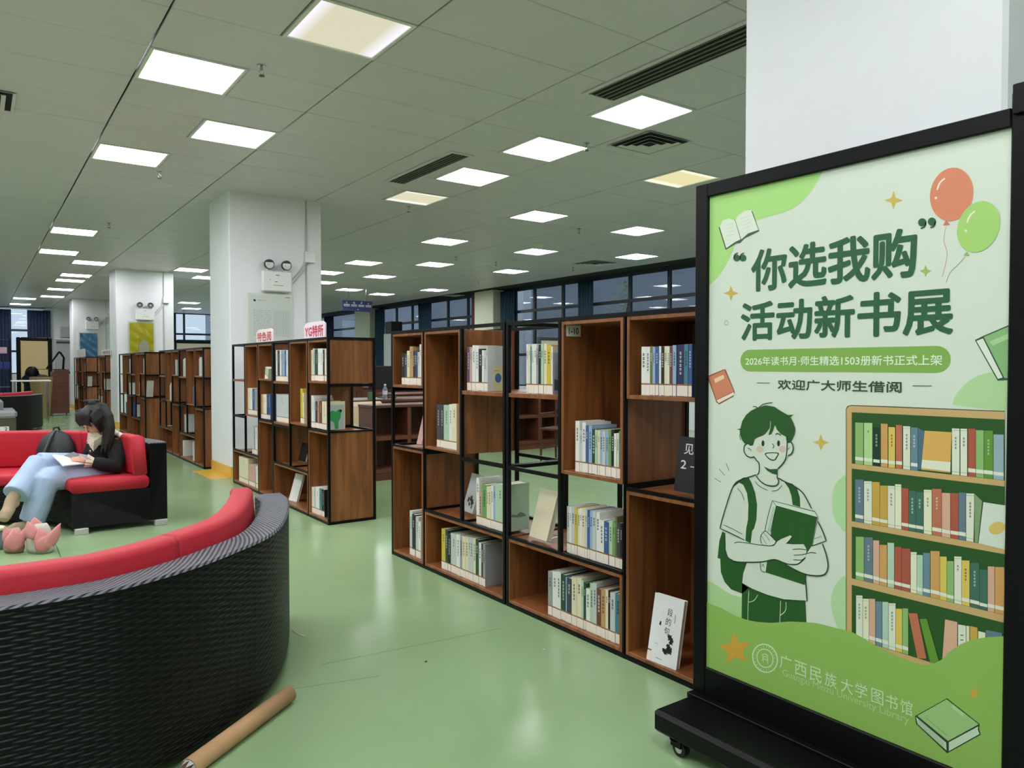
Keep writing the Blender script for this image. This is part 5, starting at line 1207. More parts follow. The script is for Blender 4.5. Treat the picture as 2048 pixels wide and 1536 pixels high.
# hair
hr = MB()
hr.ball(HL(-.022, 0, .05), (.096, .083, .086), HAIR, 18, 14, tilt)
hr.ball(HL(.005, 0, .075), (.082, .076, .06), HAIR, 18, 12, tilt)
for k in range(-4, 5):
    y_ = k * .0155; hr.tube([HL(.0, y_ * .9, .122), HL(.048, y_ * 1.05, .102), HL(.076, y_ * 1.12, .066), HL(.083, y_ * 1.12, .03 - abs(k) * .005)], [.014, .013, .011, .004], HAIR, 8)
for s in (-1, 1):
    for k in range(4): hr.tube([HL(.03 - k * .025, s * .06, .09), HL(.045 - k * .025, s * .082, .03), HL(.05 - k * .02, s * .076, -.03), HL(.055 - k * .018, s * .068, -.075 - k * .01)], [.02, .018, .012, .005], HAIR, 8)
pt0 = HL(-.07, 0, .125)
hr.ball(pt0, (.036, .036, .034), HAIR, 12, 8, tilt)
wv = [R_(A(206, 812, 6.74)), R_(A(216, 832, 6.70)), R_(A(219, 856, 6.68)), R_(A(216, 882, 6.67)), R_(A(210, 905, 6.67))]
for k in range(7):
    o_ = Vector((math.cos(k * .9) * .012 * (k > 0), math.sin(k * .9) * .014 * (k > 0), 0))
    hr.tube([pt0] + [w_ + o_ * (1 + .4 * j) for j, w_ in enumerate(wv)], [.02, .026, .028, .026, .020, .006], HAIR, 8)
ho = build('hair', hr, per, fix=False); remesh(ho, .0042, 3)
rb = MB(); RIB = mat('dark_ribbon', (52, 26, 34), .6)
for s in (-1, 1): rb.ball(pt0 + Vector((s * .03, 0, .018)), (.03, .012, .014), RIB, 10, 6)
rb.ball(pt0 + Vector((0, 0, .012)), .014, RIB, 8, 6); build('hair_bow', rb, per)
er = MB(); er.tube([HL(-.002, .080, -.03), HL(.0, .082, -.045), HL(.002, .082, -.06)], .0025, CHROME, 6); er.tube([HL(-.002, -.080, -.03), HL(.0, -.082, -.045), HL(.002, -.082, -.06)], .0025, CHROME, 6); build('earring', er, per)
# jeans
jn = MB()
jn.tube([R_(hipN + (hipN - kneeN).normalized() * .07), R_(hipN), R_((hipN + kneeN) / 2), R_(kneeN), R_(kneeN * .93 + ankN * .07 + Vector((-.01, 0, 0)))], [.10, .125, .105, .088, .085], DENIM, 14)
jn.tube([R_(kneeN + Vector((0.01, 0, .02))), R_(kneeN * .7 + ankN * .3), R_(kneeN * .35 + ankN * .65), R_(ankN + Vector((0, 0, -.005)))], [.085, .088, .092, .088], DENIM, 14)
jn.tube([R_(hipF), R_((hipF + kneeF) / 2 + Vector((0, 0, .015))), R_(kneeF)], [.115, .10, .082], DENIM, 14)
jn.tube([R_(kneeF + Vector((.01, 0, .01))), R_(kneeF * .65 + ankF * .35), R_(kneeF * .3 + ankF * .7), R_(ankF * .85 + kneeF * .15)], [.082, .08, .084, .09], DENIM, 14)
jn.tube([R_(hipN), R_(pel), R_(hipF)], [.12, .13, .12], DENIM, 12)
jn.tube([R_(pel), R_(pel * .5 + waist * .5)], [.13, .12], DENIM, 12)
jo = build('jeans', jn, per, fix=False); remesh(jo, .009, 3)
# cardigan
kd = MB()
kd.tube([R_(pel + Vector((.02, .01, .0))), R_(waist), R_(chest), R_(chest * .45 + neck0 * .55)], [.145, .14, .145, .085], KNIT, 16)
kd.tube([R_(shN), R_(chest + Vector((0, 0, .045))), R_(shF)], [.068, .08, .066], KNIT, 12)
for a0, b0, c0 in ((shN, elN, wrN), (shF, elF, wrF)):
    kd.tube([R_(a0), R_((a0 + b0) / 2), R_(b0), R_((b0 + c0) / 2), R_(c0 * .8 + b0 * .2)], [.068, .07, .064, .054, .042], KNIT, 12)
ko = build('cardigan', kd, per, fix=False); remesh(ko, .009, 3)
bt = MB(); bt.ball(R_(A(181, 902, 6.735)), .009, CHROME, 8, 6); build('button', bt, per)
# lace collar and cuffs
lc = MB()
def ruffle(c0, ax, r0, r1, ln, n=26, wav=.010):
    ax = ax.normalized(); u = ax.orthogonal().normalized(); v = ax.cross(u); i = lc.m(LACE); b0 = len(lc.v)
    for j in range(4):
        for k in range(n):
            a_ = 6.2832 * k / n; rr = r0 + (r1 - r0) * j / 3 + wav * (j / 3) * math.sin(k * 2.4); lc.v.append(tuple(c0 + ax * ln * j / 3 + (u * math.cos(a_) + v * math.sin(a_)) * rr))
    for j in range(3):
        for k in range(n): lc.f.append([b0 + j * n + k, b0 + j * n + (k + 1) % n, b0 + (j + 1) * n + (k + 1) % n, b0 + (j + 1) * n + k]); lc.mi.append(i)
ruffle(R_(wrN * .8 + elN * .2), wrN - elN, .036, .046, .05); build('lace_cuff', lc, per, fix=False)
lc = MB(); ruffle(R_(neck0) + Vector((0, 0, .015)), Vector((.15, .1, -1)), .055, .125, .06, 32, .012)
cpt = [(176, 866), (192, 864), (204, 872), (200, 885), (192, 896), (186, 902), (180, 892), (175, 880)]
i = lc.m(LACE); cc = [R_(A(x, y, 6.715 + .01 * math.sin(k * 2))) for k, (x, y) in enumerate(cpt)]; b0 = len(lc.v); ctr = R_(A(188, 882, 6.69)); lc.v += [tuple(c) for c in cc] + [tuple(ctr)]
for k in range(len(cc)): lc.f.append([b0 + k, b0 + (k + 1) % len(cc), b0 + len(cc)]); lc.mi.append(i)
for k in range(5):
    c0_ = R_(A(219 + k * 6, 859 + k * 3.2, 6.70 + .02 * (k % 2))); lc.ball(c0_, (.026, .02, .018), mat('white_lace', (226, 218, 208), .8, bump=.5, bscale=90), 10, 7)
co = build('lace_collar', lc, per, fix=False); m_ = co.modifiers.new('t', 'SOLIDIFY'); m_.thickness = .006
dg = bpy.context.evaluated_depsgraph_get(); me2 = bpy.data.meshes.new_from_object(co.evaluated_get(dg)); co.modifiers.clear(); co.data = me2
# socks
for a_, t_, k_ in ((ankN, toeN, kneeN), (ankF, toeF, kneeF)):
    sk_ = MB(); v = t_ - a_
    sk_.tube([R_(a_ * .75 + k_ * .25), R_(a_), R_(a_ + v * .3 + Vector((0, 0, -.022))), R_(a_ + v * .72), R_(t_), R_(t_ + v * .06)], [.042, .04, .042, .042, .032, .012], SOCK, 12)
    sk_.ball(R_(a_ + Vector((.02, .01, -.025))), .036, SOCK, 10, 8)
    so = build('sock', sk_, per, fix=False); remesh(so, .006, 3)
eb = MB(); eb.ball(R_(A(4, 1027, 6.36)), (.012, .012, .012), DARKT, 8, 6); 
# papers on the lap
PG = mat('white_paper', (232, 232, 236), .6)
pa = [A(104, 912, 6.66), A(150, 917, 6.80), A(172, 929, 6.60), A(126, 934, 6.48)]
org = (pa[0] + pa[2]) / 2
t = thing('booklet', 'white open papers resting on the crossed knees', 'papers', tuple(org))
for k in range(3):
    mb = MB(); off = Vector((.004 * k, .003 * k, .004 + .003 * k)); pts = [p - org + off for p in pa]
    mb.face(pts, PG); mb.face([p + Vector((0, 0, .0012)) for p in pts][::-1], PG)
    for q in range(4): mb.face([pts[q], pts[(q + 1) % 4], pts[(q + 1) % 4] + Vector((0, 0, .0012)), pts[q] + Vector((0, 0, .0012))], PG)
    build('sheet', mb, t)
ph = A(137, 913, 6.72); t = thing('phone', 'small grey phone held between the hands above the papers', 'phone', tuple(ph), .5)
build('body', MB().box((-.07, -.035, -.004), (.07, .035, .004), mat('phone_grey', (120, 122, 128), .3), .003), t).rotation_euler = (.3, -.25, 0)
# backpack on the sofa behind
bpk = A(112, 935, 7.22); bpk.z = .407
t = thing('backpack', 'dark green-black backpack leaning on the red sofa back behind the knees', 'bag', tuple(bpk), .2)
BP = mat('dark_backpack_nylon', (18, 24, 27), .6, bump=.2, bscale=30); BP2 = mat('backpack_trim', (48, 60, 60), .5)
mb = MB(); mb.tube([(0, 0, .005), (.0, 0, .08), (.01, .03, .18), (.02, .06, .26), (.03, .08, .30)], [.15, .16, .15, .11, .05], BP, 18, True, .62)
mb.smooth = True; bo2 = build('bag_body', mb, t)
pk = MB(); pk.tube([(.03, -.06, .02), (.04, -.05, .08), (.05, -.03, .15), (.055, -.005, .19)], [.085, .09, .075, .03], BP2, 14, True, .55); pk.smooth = True; build('front_pocket', pk, t)
sp_ = MB(); sp_.tube([(-.12, -.03, .03), (-.10, -.06, .15), (-.04, -.02, .27), (0, .03, .31)], .011, BP2, 8); build('strap', sp_, t)
sp_ = MB(); sp_.tube([(-.02, -.09, .03), (-.01, -.085, .15), (.01, -.03, .25), (.02, .02, .31)], .008, BP2, 8); build('strap', sp_, t)
hd = MB(); hd.tube([(.0, .06, .30), (.005, .06, .335), (.04, .07, .34), (.06, .08, .30)], .008, BP, 8); build('handle', hd, t)
# bags on the floor by the foot
PKF = mat('pink_felt', (214, 140, 140), .8, var=.08, vscale=14); GYF = mat('grey_white_canvas', (186, 182, 172), .8, var=.08, vscale=12); BLG = mat('slate_canvas', (96, 112, 120), .8, var=.1, vscale=10)
def petal(mb, c0, tip, wd, mt, bulge):
    c0 = Vector(c0); tip = Vector(tip); ax = tip - c0; s_ = ax.cross(Vector(bulge)).normalized(); i = mb.m(mt); b0 = len(mb.v); rows = 7; cols = 5
    for r in range(rows):
        t_ = r / (rows - 1); w_ = wd * math.sin(math.pi * min(.999, t_ ** .8 * .93 + .06)) 
        for c in range(cols):
            s2 = c / (cols - 1) * 2 - 1; mb.v.append(tuple(c0 + ax * t_ + s_ * w_ * s2 + Vector(bulge) * (math.sin(math.pi * t_) * .6 + .4 * (1 - s2 * s2))))
    for r in range(rows - 1):
        for c in range(cols - 1): mb.f.append([b0 + r * cols + c, b0 + r * cols + c + 1, b0 + (r + 1) * cols + c + 1, b0 + (r + 1) * cols + c]); mb.mi.append(i)
def tote(px, W_, label, mt, nk, Hh, petals, rz=0.0):
    q = fl(*px); t = thing('petal_bag', label, 'bag', (q.x, q.y + .06, 0), rz)
    mb = MB(); mb.tube([(0, 0, .002), (0, 0, .03), (0, .005, Hh * .5), (0, .012, Hh * .82), (0, .02, Hh)], [W_ * .42, W_ * .5, W_ * .46, W_ * .36, W_ * .25], mt, 18, True, .6); mb.smooth = True
    build('bag_body', mb, t)
    for k, (c0, tip, wd, bl) in enumerate(petals):
        m2 = MB(); petal(m2, c0, tip, wd, PKF, bl); m2.smooth = True; po = build('petal', m2, t, fix=False)
        m_ = po.modifiers.new('t', 'SOLIDIFY'); m_.thickness = .004; dg = bpy.context.evaluated_depsgraph_get(); me2 = bpy.data.meshes.new_from_object(po.evaluated_get(dg)); po.modifiers.clear(); po.data = me2
    return t
tote((82, 1108), .20, 'grey-white canvas bag with pink petal flaps standing on the floor', GYF, 4, .19, [((.03, -.075, .03), (-.01, -.05, .175), .055, (0, -.02, 0)), ((.02, -.08, .03), (.115, -.04, .19), .045, (.01, -.02, 0)), ((-.02, -.07, .02), (.06, -.07, .13), .05, (0, -.02, 0)), ((-.04, -.04, .1), (-.07, 0, .22), .04, (0, -.015, 0)), ((-.02, .0, .12), (-.03, .04, .235), .05, (0, -.015, 0))])
tote((29, 1108), .15, 'smaller pink petal bag between the grey and slate bags', mat('dusty_rose_canvas', (176, 140, 128), .8), 3, .16, [((.0, -.07, .02), (.0, -.05, .17), .06, (0, -.022, 0)), ((-.03, -.05, .06), (-.05, -.02, .19), .03, (0, -.015, 0)), ((.03, -.05, .06), (.06, -.02, .16), .03, (0, -.015, 0))])
tote((-6, 1102), .13, 'slate grey bag cut by the left edge with a cream top', BLG, 2, .14, [])
t = bpy.data.objects.get('petal_bag.002')
build('cream_top', MB().ball((.01, -.01, .145), (.045, .035, .02), mat('cream_fluff', (222, 220, 186), .9), 12, 8), t)
q0, q1, q2 = fl(100, 1078, .004), fl(112, 1090, .003), fl(121, 1113, .003)
tag(build('bag_cord', MB().tube(cr([tuple(q0), tuple(q1), tuple(q2)], 6), .0022, mat('thin_dark_cord', (70, 74, 50), .7), 6)), 'thin dark cord trailing from the pink petal bag over the floor', 'cord')
# ================================================================= PILLAR FITTINGS, SIGNS
LAMPG = mat('lamp_reflector', (150, 150, 146), .2, .7); WIRE = mat('white_grey_conduit', (176, 178, 178), .6)
def emergency_lamp(x, y, label):
    t = thing('emergency_lamp', label, 'lamp', (x, y, 2.13)); 
    build('housing', MB().box((-.17, -.075, -.13), (.17, -.002, .11), WHITE, .012), t)
    for s in (-1, 1):
        hb = MB().tube([(s * .1, -.04, .11), (s * .1, -.045, .135)], .022, WHITE, 12); build('swivel', hb, t)
        l = MB().tube([(s * .1, -.02, .185), (s * .1, -.06, .18), (s * .1, -.10, .175)], [.035, .055, .058], mat('lamp_rim', (58, 58, 58), .4), 20); lo = build('lamp_head', l, t)
        l2 = MB().tube([(s * .1, -.1005, .175), (s * .1, -.103, .175)], .048, LAMPG, 20); l2.tube([(s * .1, -.103, .175), (s * .1, -.106, .175)], .012, WHITE, 10); build('reflector', l2, lo)
    pm = MB()
    for a, b_, c, d in ((-.02, .02, .055, .062), (-.09, -.08, .0, .006), (-.03, .0, -.02, -.014), (-.05, .07, -.06, -.056)): pm.face([(a, -.0758, c), (b_, -.0758, c), (b_, -.0758, d), (a, -.0758, d)], DARKT)
    build('printing', pm, t, fix=False)
    return t
def conduit(x, y, ztop, zbox, xl, zl, label):
    t = thing('wall_conduit', label, 'cable', (x, y, 0))
    build('pipe', MB().box((-.012, -.016, 1.5), (.006, -.001, ztop), WIRE, .002), t)
    build('junction_box', MB().box((-.02, -.045, zbox - .06), (.10, -.001, zbox + .07), WHITE, .006), t)['label'] = 'small square junction box'
    c = MB().tube([(0, -.02, zbox - .05), ((xl - x) * .5, -.03, (zbox + zl) / 2 - .03), (xl - x, -.03, zl)], .006, WIRE, 6); c.tube([(.03, -.02, zbox - .05), ((xl - x) * .5 + .03, -.03, (zbox + zl) / 2 - .05), (xl - x, -.03, zl - .05)], .005, WIRE, 6); build('cable', c, t)
for (x0, y0, x1, y1), px, lab in ((PILLARS[1], (551, 562), 'big pillar'), (PILLARS[2], (289, 628), 'yellow-panel pillar'), (PILLARS[3], (184, 650), 'blue-panel pillar')):
    q = hit(px[0], px[1], 1, y0)
    L_ = emergency_lamp(q.x, y0, 'twin-headed emergency lamp on the %s' % lab); L_.location.z = q.z
    conduit(q.x + .37, y0, ZC, q.z + .30, q.x + .19, q.z + .02, 'vertical conduit with junction box on the %s' % lab)
def wall_panel(p0, p1, y, name, label, build_fn):
    a = hit(p0[0], p0[1], 1, y - .02); b_ = hit(p1[0], p1[1], 1, y - .02); W_ = b_.x - a.x; H_ = a.z - b_.z
    t = thing(name, label, 'notice board', (a.x, y, b_.z)); build_fn(t, W_, H_); return t
def f1(t, W_, H_):
    build('frame', MB().box((0, -.022, 0), (W_, -.001, H_), mat('pale_metal_frame', (206, 210, 200), .35), .003), t)
    build('sheet', MB().box((.025, -.024, .025), (W_ - .025, -.0225, H_ - .025), mat('pale_green_grey_sheet', (204, 210, 205), .12)), t)
    m = MB(); ink = paint((168, 174, 176)); 
    for k in range(16):
        z = H_ * .66 - k * H_ * .032; x = W_ * .12
        while x < W_ * .5: w_ = random.uniform(.012, .05); m.face([(x, -.0248, z), (min(x + w_, W_ * .52), -.0248, z), (min(x + w_, W_ * .52), -.0248, z + .007), (x, -.0248, z + .007)], ink); x += w_ + .012
        m.face([(W_ * .56, -.0248, z), (W_ * .9, -.0248, z), (W_ * .9, -.0248, z + .004), (W_ * .56, -.0248, z + .004)], ink)
    for k in range(7): x = W_ * (.56 + .056 * k); m.face([(x, -.0249, H_ * .16), (x + .003, -.0249, H_ * .16), (x + .003, -.0249, H_ * .67), (x, -.0249, H_ * .67)], ink)
    m.face([(W_ * .12, -.0249, H_ * .85), (W_ * .16, -.0249, H_ * .83), (W_ * .18, -.0249, H_ * .87), (W_ * .13, -.0249, H_ * .88)], DARKT); m.face([(W_ * .2, -.0249, H_ * .855), (W_ * .42, -.0249, H_ * .855), (W_ * .42, -.0249, H_ * .872), (W_ * .2, -.0249, H_ * .872)], ink)
    m.face([(W_ * .83, -.0249, H_ * .935), (W_ * .93, -.0249, H_ * .935), (W_ * .93, -.0249, H_ * .945), (W_ * .83, -.0249, H_ * .945)], DARKT); build('printing', m, t, fix=False)
wall_panel((495, 585), (586, 690), 8.66, 'notice_board', 'framed pale notice board on the big pillar above the bookcase', f1)
def foil(col, nm, hx, kind):
    def f(t, W_, H_):
        build('frame', MB().box((0, -.03, 0), (W_, -.001, H_), mat('pale_metal_frame', (206, 210, 200), .35), .003), t)
        m_ = mat(nm, col, .12, .0, bump=1.0, bscale=5)
        mb = MB(); i = mb.m(m_); n = 12
        for a in range(n + 1):
            for b in range(n + 1): mb.v.append((.03 + (W_ - .06) * a / n, -.045 - .011 * math.sin(a * 1.3 + b * .9) * math.cos(b * .8 - a * .4) - .002 * random.random(), .03 + (H_ - .06) * b / n))
        for a in range(n):
            for b in range(n): k = a * (n + 1) + b; mb.f.append([k, k + n + 1, k + n + 2, k + 1]); mb.mi.append(i)
        mb.smooth = True; build('sheet', mb, t, fix=False)
        if kind:
            m2 = MB(); m2.face([(W_ * .38 + W_ * .2 * (1 - math.cos(math.pi * k / 12)), -.062, H_ * (.2 + .3 * math.sin(math.pi * k / 12))) for k in range(13)] , paint((150, 146, 126))); m2.face([(W_ * .38, -.0622, H_ * .06), (W_ * .78, -.062, H_ * .06), (W_ * .78, -.062, H_ * .2), (W_ * .38, -.062, H_ * .2)], paint((150, 146, 126))); build('printing', m2, t, fix=False)
    return f
wall_panel((255, 642), (310, 716), 16.9, 'notice_board', 'crumpled shiny yellow notice panel on the farther pillar', foil((158, 150, 30), 'yellow_foil', 0, 1))
wall_panel((157, 664), (197, 716), 25.1, 'notice_board', 'blue notice panel on the farthest pillar', foil((58, 110, 150), 'blue_foil', 0, 0))
# card signs on top of the bookcases
def top_sign(x0, y0, x1, y1, X, text, label, round_=True, col=(196, 56, 84), bgc=(240, 222, 234)):
    a = hit(x0, y1, 0, X); b_ = hit(x1, y1, 0, X); c = hit(x0, y0, 0, X); zb = ZR[4] + .001; H_ = c.z - a.z; L_ = a.y - b_.y
    t = thing('card_sign', label, 'sign', (X, b_.y, zb)); pts = [(0, 0), (L_, 0), (L_, H_ * .82), (L_ * .85, H_), (L_ * .12, H_), (0, H_ * .85)]
    build('card', MB().prism(pts, 0, 0, .012, mat('pinkish_white_card_%d' % bgc[1], bgc, .5)), t)
    m = MB(); add_text(m, text, (-.0008, L_ * .94, H_ * .12), (0, -L_ * .86, 0), (0, 0, H_ * .66), paint(col), .03); build('lettering', m, t, fix=False)
top_sign(608, 636, 650, 668, XF + .06, 'YG特所', 'white card sign with crimson characters on the end of the bookcase top')
top_sign(513, 649, 545, 675, XF + .06, '特色阅', 'smaller white card sign with crimson characters on the bookcase by the pillar', True, (188, 80, 92), (240, 228, 226))
top_sign(203, 688, 221, 699, XF + .06, '书刊', 'distant card sign with dark characters on the farthest bookcases', True, (110, 60, 60), (222, 214, 208))
top_sign(154, 687, 170, 703, XF + .1, '书', 'distant folded white card on top of the farthest bookcase', True, (200, 200, 200), (206, 204, 200))
# hanging sign
a = hit(685, 600, 1, 17.5); b_ = hit(744, 624, 1, 17.5)
t = thing('hanging_sign', 'dark blue hanging direction sign with four white pictograms', 'sign', (a.x, 17.5, b_.z)); W_ = b_.x - a.x; H_ = a.z - b_.z
build('board', MB().box((0, -.02, 0), (W_, .02, H_), mat('dark_blue_sign', (52, 56, 108), .5), .004), t)
m = MB(); wc = paint((214, 216, 226))
for k in range(4):
    x = W_ * (.03 + .245 * k); w2 = W_ * .2
    m.face([(x, -.0206, H_ * .54), (x + w2, -.0206, H_ * .54), (x + w2, -.0206, H_ * .62), (x, -.0206, H_ * .62)], wc); m.face([(x, -.0206, H_ * .44), (x + w2, -.0206, H_ * .44), (x + w2, -.0206, H_ * .49), (x, -.0206, H_ * .49)], wc)
    add_text(m, '人阅↗人'[k], (x + w2 * .35, -.0206, H_ * .68), (w2 * .3, 0, 0), (0, 0, H_ * .2), wc, .02)
m.face([(W_ * .49, -.0206, H_ * .12), (W_ * .53, -.0206, H_ * .12), (W_ * .53, -.0206, H_ * .2), (W_ * .49, -.0206, H_ * .2)], wc); build('printing', m, t, fix=False)
for s in (.2, .8): build('hanger', MB().box((W_ * s - .006, -.006, H_), (W_ * s + .006, .006, max(H_ + .05, ZC - t.location.z + .004)), CHROME), t)
# white AC units / box near the far pilaster
q = hit(738, 632, 1, 20.5)
t = thing('wall_cabinet', 'white cabinet with a black top box near the hanging sign', 'cabinet', (10.3, 20.6, 0))
build('body', MB().box((0, 0, .0), (.55, .5, 2.25), WHITE, .01), t); build('black_box', MB().box((.0, -.02, 2.26), (.38, .4, 2.62), mat('black_plastic', (20, 20, 22), .5), .01), t)
m = MB(); m.box((.15, -.003, 1.62), (.4, -.0005, 1.78), mat('grey_print', (150, 150, 150), .6)); build('printing', m, t)

# ================================================================= FURNITURE BEYOND THE BOOKCASES
def low_case(x0, y0, n, cw, h, label, rows=2, d=.36):
    """low open bookcase facing -Y"""
    t = thing('low_bookcase', label, 'bookcase', (x0, y0, 0)); W_ = n * cw; e = .045
    f = MB(); f.box((0, d - .015, .08), (W_, d, h), DWOOD); f.box((-.01, -.01, h), (W_ + .01, d, h + .03), RWOOD, .003); f.box((0, .01, 0), (W_, d - .015, .08), RWOOD)
    for k in range(n + 1): x = k * cw - (e / 2 if 0 < k < n else (0 if k == 0 else e)); f.box((x, 0, .08), (x + e, d - .015, h), RWOOD, .002)
    for r in range(rows): z = .08 + (h - .08) * r / rows; f.box((e / 2, .002, z), (W_ - e / 2, d - .015, z + e), RWOOD, .002)
    build('carcass', f, t); return t
lc1 = fl(1055, 903); low_case(lc1.x - .5, 8.95, 5, .44, .86, 'low red-brown open bookcase seen through the see-through shelf nearest the poster')
q = fl(800, 955); low_case(3.50, 7.45, 2, .45, .80, 'low brown cabinet seen through the open cell of the second bookcase')
def chair(x, y, rz, label, seat=DWOOD, h=.86):
    t = thing('reading_chair', label, 'chair', (x, y, 0), rz, 'dark wooden reading chairs')
    build('seat', MB().box((-.21, -.21, .43), (.21, .21, .46), seat, .01), t); build('backrest', MB().box((-.2, .185, .66), (.2, .21, h), seat, .012), t)
    for sx in (-1, 1):
        build('leg', MB().tube([(sx * .19, -.19, 0), (sx * .19, -.19, .43)], [.014, .018], seat, 8), t); build('leg', MB().tube([(sx * .19, .2, 0), (sx * .19, .195, .45), (sx * .19, .2, h - .03)], [.014, .018, .014], seat, 8), t)
        build('stretcher', MB().box((sx * .19 - .008, -.18, .18), (sx * .19 + .008, .19, .20), seat), t); build('armrest', MB().box((sx * .21 - .015, -.18, .63), (sx * .21 + .015, .2, .65), seat, .004), t)
        build('arm_post', MB().box((sx * .21 - .01, -.17, .46), (sx * .21 + .01, -.15, .63), seat), t)
    return t
cq = fl(1098, 925); chair(cq.x + .12, cq.y - .1, -1.2, 'dark wooden armchair standing before the low bookcase')
# desk + things between the bookcase groups
def desk(x0, y0, x1, y1, label, top=.75):
    t = thing('reading_desk', label, 'desk', (x0, y0, 0)); W_ = x1 - x0; D_ = y1 - y0
    build('desktop', MB().box((0, 0, top - .03), (W_, D_, top), RWOOD, .004), t)
    build('end_panel', MB().box((.02, .02, .0), (.05, D_ - .02, top - .031), RWOOD, .003), t); build('end_panel', MB().box((W_ - .05, .02, .0), (W_ - .02, D_ - .02, top - .031), RWOOD, .003), t)
    build('modesty_panel', MB().box((.051, .03, .12), (W_ - .051, .05, top - .031), RWOOD), t)
    return t
dq = fl(745, 926); DX, DY = dq.x - .35, dq.y
desk(DX, DY, DX + 1.5, DY + .75, 'red-brown reading desk seen in the gap between the bookcases', .82)
bq = hit(770, 785, 1, DY + .12)
t = thing('water_bottle', 'clear water bottle with white cap on the reading desk in the gap', 'bottle', (bq.x, DY + .12, .821))
CLR = mat('clear_plastic', (190, 200, 214), .1); CLR.node_tree.nodes['Principled BSDF'].inputs['Transmission Weight'].default_value = .7
build('body', MB().tube([(0, 0, 0), (0, 0, .02), (0, 0, .13), (0, 0, .165), (0, 0, .18)], [.03, .033, .033, .016, .014], CLR, 16), t); build('cap', MB().tube([(0, 0, .18), (0, 0, .2)], .016, WHITE, 12), t); build('paper_label', MB().tube([(0, 0, .06), (0, 0, .11)], .0336, paint((220, 224, 232)), 16), t)
t = thing('monitor', 'black monitor on the reading desk in the gap', 'monitor', (bq.x + .22, DY + .5, .821))
BP_ = mat('black_plastic', (20, 20, 22), .5)
build('screen', MB().box((-.27, 0, .12), (.27, .03, .44), BP_, .006), t); build('stand', MB().tube([(0, .015, .0), (0, .015, .13)], .018, BP_, 10), t); build('foot', MB().box((-.11, -.07, 0), (.11, .09, .012), BP_, .004), t)
tag(build('green_cup', MB().tube([(0, 0, 0), (0, 0, .09)], [.035, .042], mat('green_cup', (92, 140, 96), .5), 16), None, (bq.x - .13, DY + .3, .821)), 'green cup on the desk left of the bottle', 'cup')
aq = hit(742, 830, 1, 8.45); t = thing('armchair', 'cream upholstered armchair seen through the end of the bookcase', 'chair', (aq.x - .10, 8.25, 0))
CRM = mat('cream_upholstery', (218, 202, 166), .7)
build('backrest', MB().box((-.3, .2, .3), (.3, .32, .82), CRM, .05), t); build('seat', MB().box((-.28, -.3, .3), (.28, .2, .44), CRM, .04), t)
for sx in (-1, 1):
    build('armrest', MB().box((sx * .29, -.3, .3), (sx * .36, .3, .6), CRM, .03), t)
    for sy in (-.24, .24): build('leg', MB().tube([(sx * .24, sy, 0), (sx * .24, sy, .3)], .014, BLACKM, 8), t)
# tables and chairs deeper in the reading area
for n, (x, y) in enumerate(((6.2, 12.2), (8.6, 14.5), (6.6, 16.6), (8.9, 19.0), (8.6, 5.6), (6.4, 21.0))):
    desk(x, y, x + 1.6, y + .8, 'reading desk deeper in the room, %s from the poster side' % ordw[n]); chair(x + .5, y - .35, 3.14, 'dark reading chair at the near side of the %s desk' % ordw[n]); chair(x + 1.1, y + 1.15, 0, 'dark reading chair at the far side of the %s desk' % ordw[n])
# ================================================================= LEFT BACKGROUND
q = fl(33, 840); 
t = thing('grey_armchair', 'grey armchair with a number tag cut by the left edge', 'chair', (-.30, 11.3, 0))
GRY = mat('grey_upholstery', (150, 152, 154), .75); OLV = mat('olive_chair_side', (74, 72, 52), .6)
ax = hit(33, 830, 1, 11.3).x + .30
build('side_panel', MB().box((ax - .76, 0, .04), (ax, .10, .60), OLV, .01), t); build('side_panel', MB().box((ax - .76, .62, .04), (ax, .72, .60), OLV, .01), t)
build('armrest', MB().box((ax - .78, -.02, .60), (ax + .01, .13, .70), GRY, .03), t); build('armrest', MB().box((ax - .78, .60, .60), (ax + .01, .75, .70), GRY, .03), t)
build('seat', MB().box((ax - .70, .10, .30), (ax - .02, .62, .45), GRY, .03), t); build('backrest', MB().box((ax - .76, .135, .45), (ax - .13, .595, .85), GRY, .05), t)
m = MB(); m.box((ax - .2, -.004, .44), (ax - .08, -.001, .50), WHITE); add_text(m, '2', (ax - .125, -.0045, .45), (.025, 0, 0), (0, 0, .04), DARKT, .02); build('number_tag', m, t, fix=False)
# rolling board
Yb = 24.2; a = hit(32, 674, 1, Yb); b_ = hit(106, 830, 1, Yb)
t = thing('rolling_board', 'cream rolling display board with a thick black frame', 'board', (a.x, Yb, 0)); W_ = b_.x - a.x; H_ = a.z
CB = mat('cream_board', (226, 200, 150), .6)
build('panel', MB().box((.1, 0, .12), (W_ - .1, .04, H_ - .1), CB), t); f = MB(); f.box((0, -.02, .08), (.1, .06, H_), BLACKM, .02); f.box((W_ - .1, -.02, .08), (W_, .06, H_), BLACKM, .02); f.box((.1, -.02, H_ - .1), (W_ - .1, .06, H_), BLACKM, .02); f.box((.1, -.02, .08), (W_ - .1, .06, .12), BLACKM); build('frame', f, t)
m = MB()
for z in (.87, .78, .68): m.cyl((.34, -.004, z), (.34, -.001, z), .03, DARKT, 12)
build('magnet', m, t)
for s in (.06, W_ - .06): build('caster', MB().cyl((s - .02, .02, .04), (s + .02, .02, .04), .04, BLACKM, 14), t)
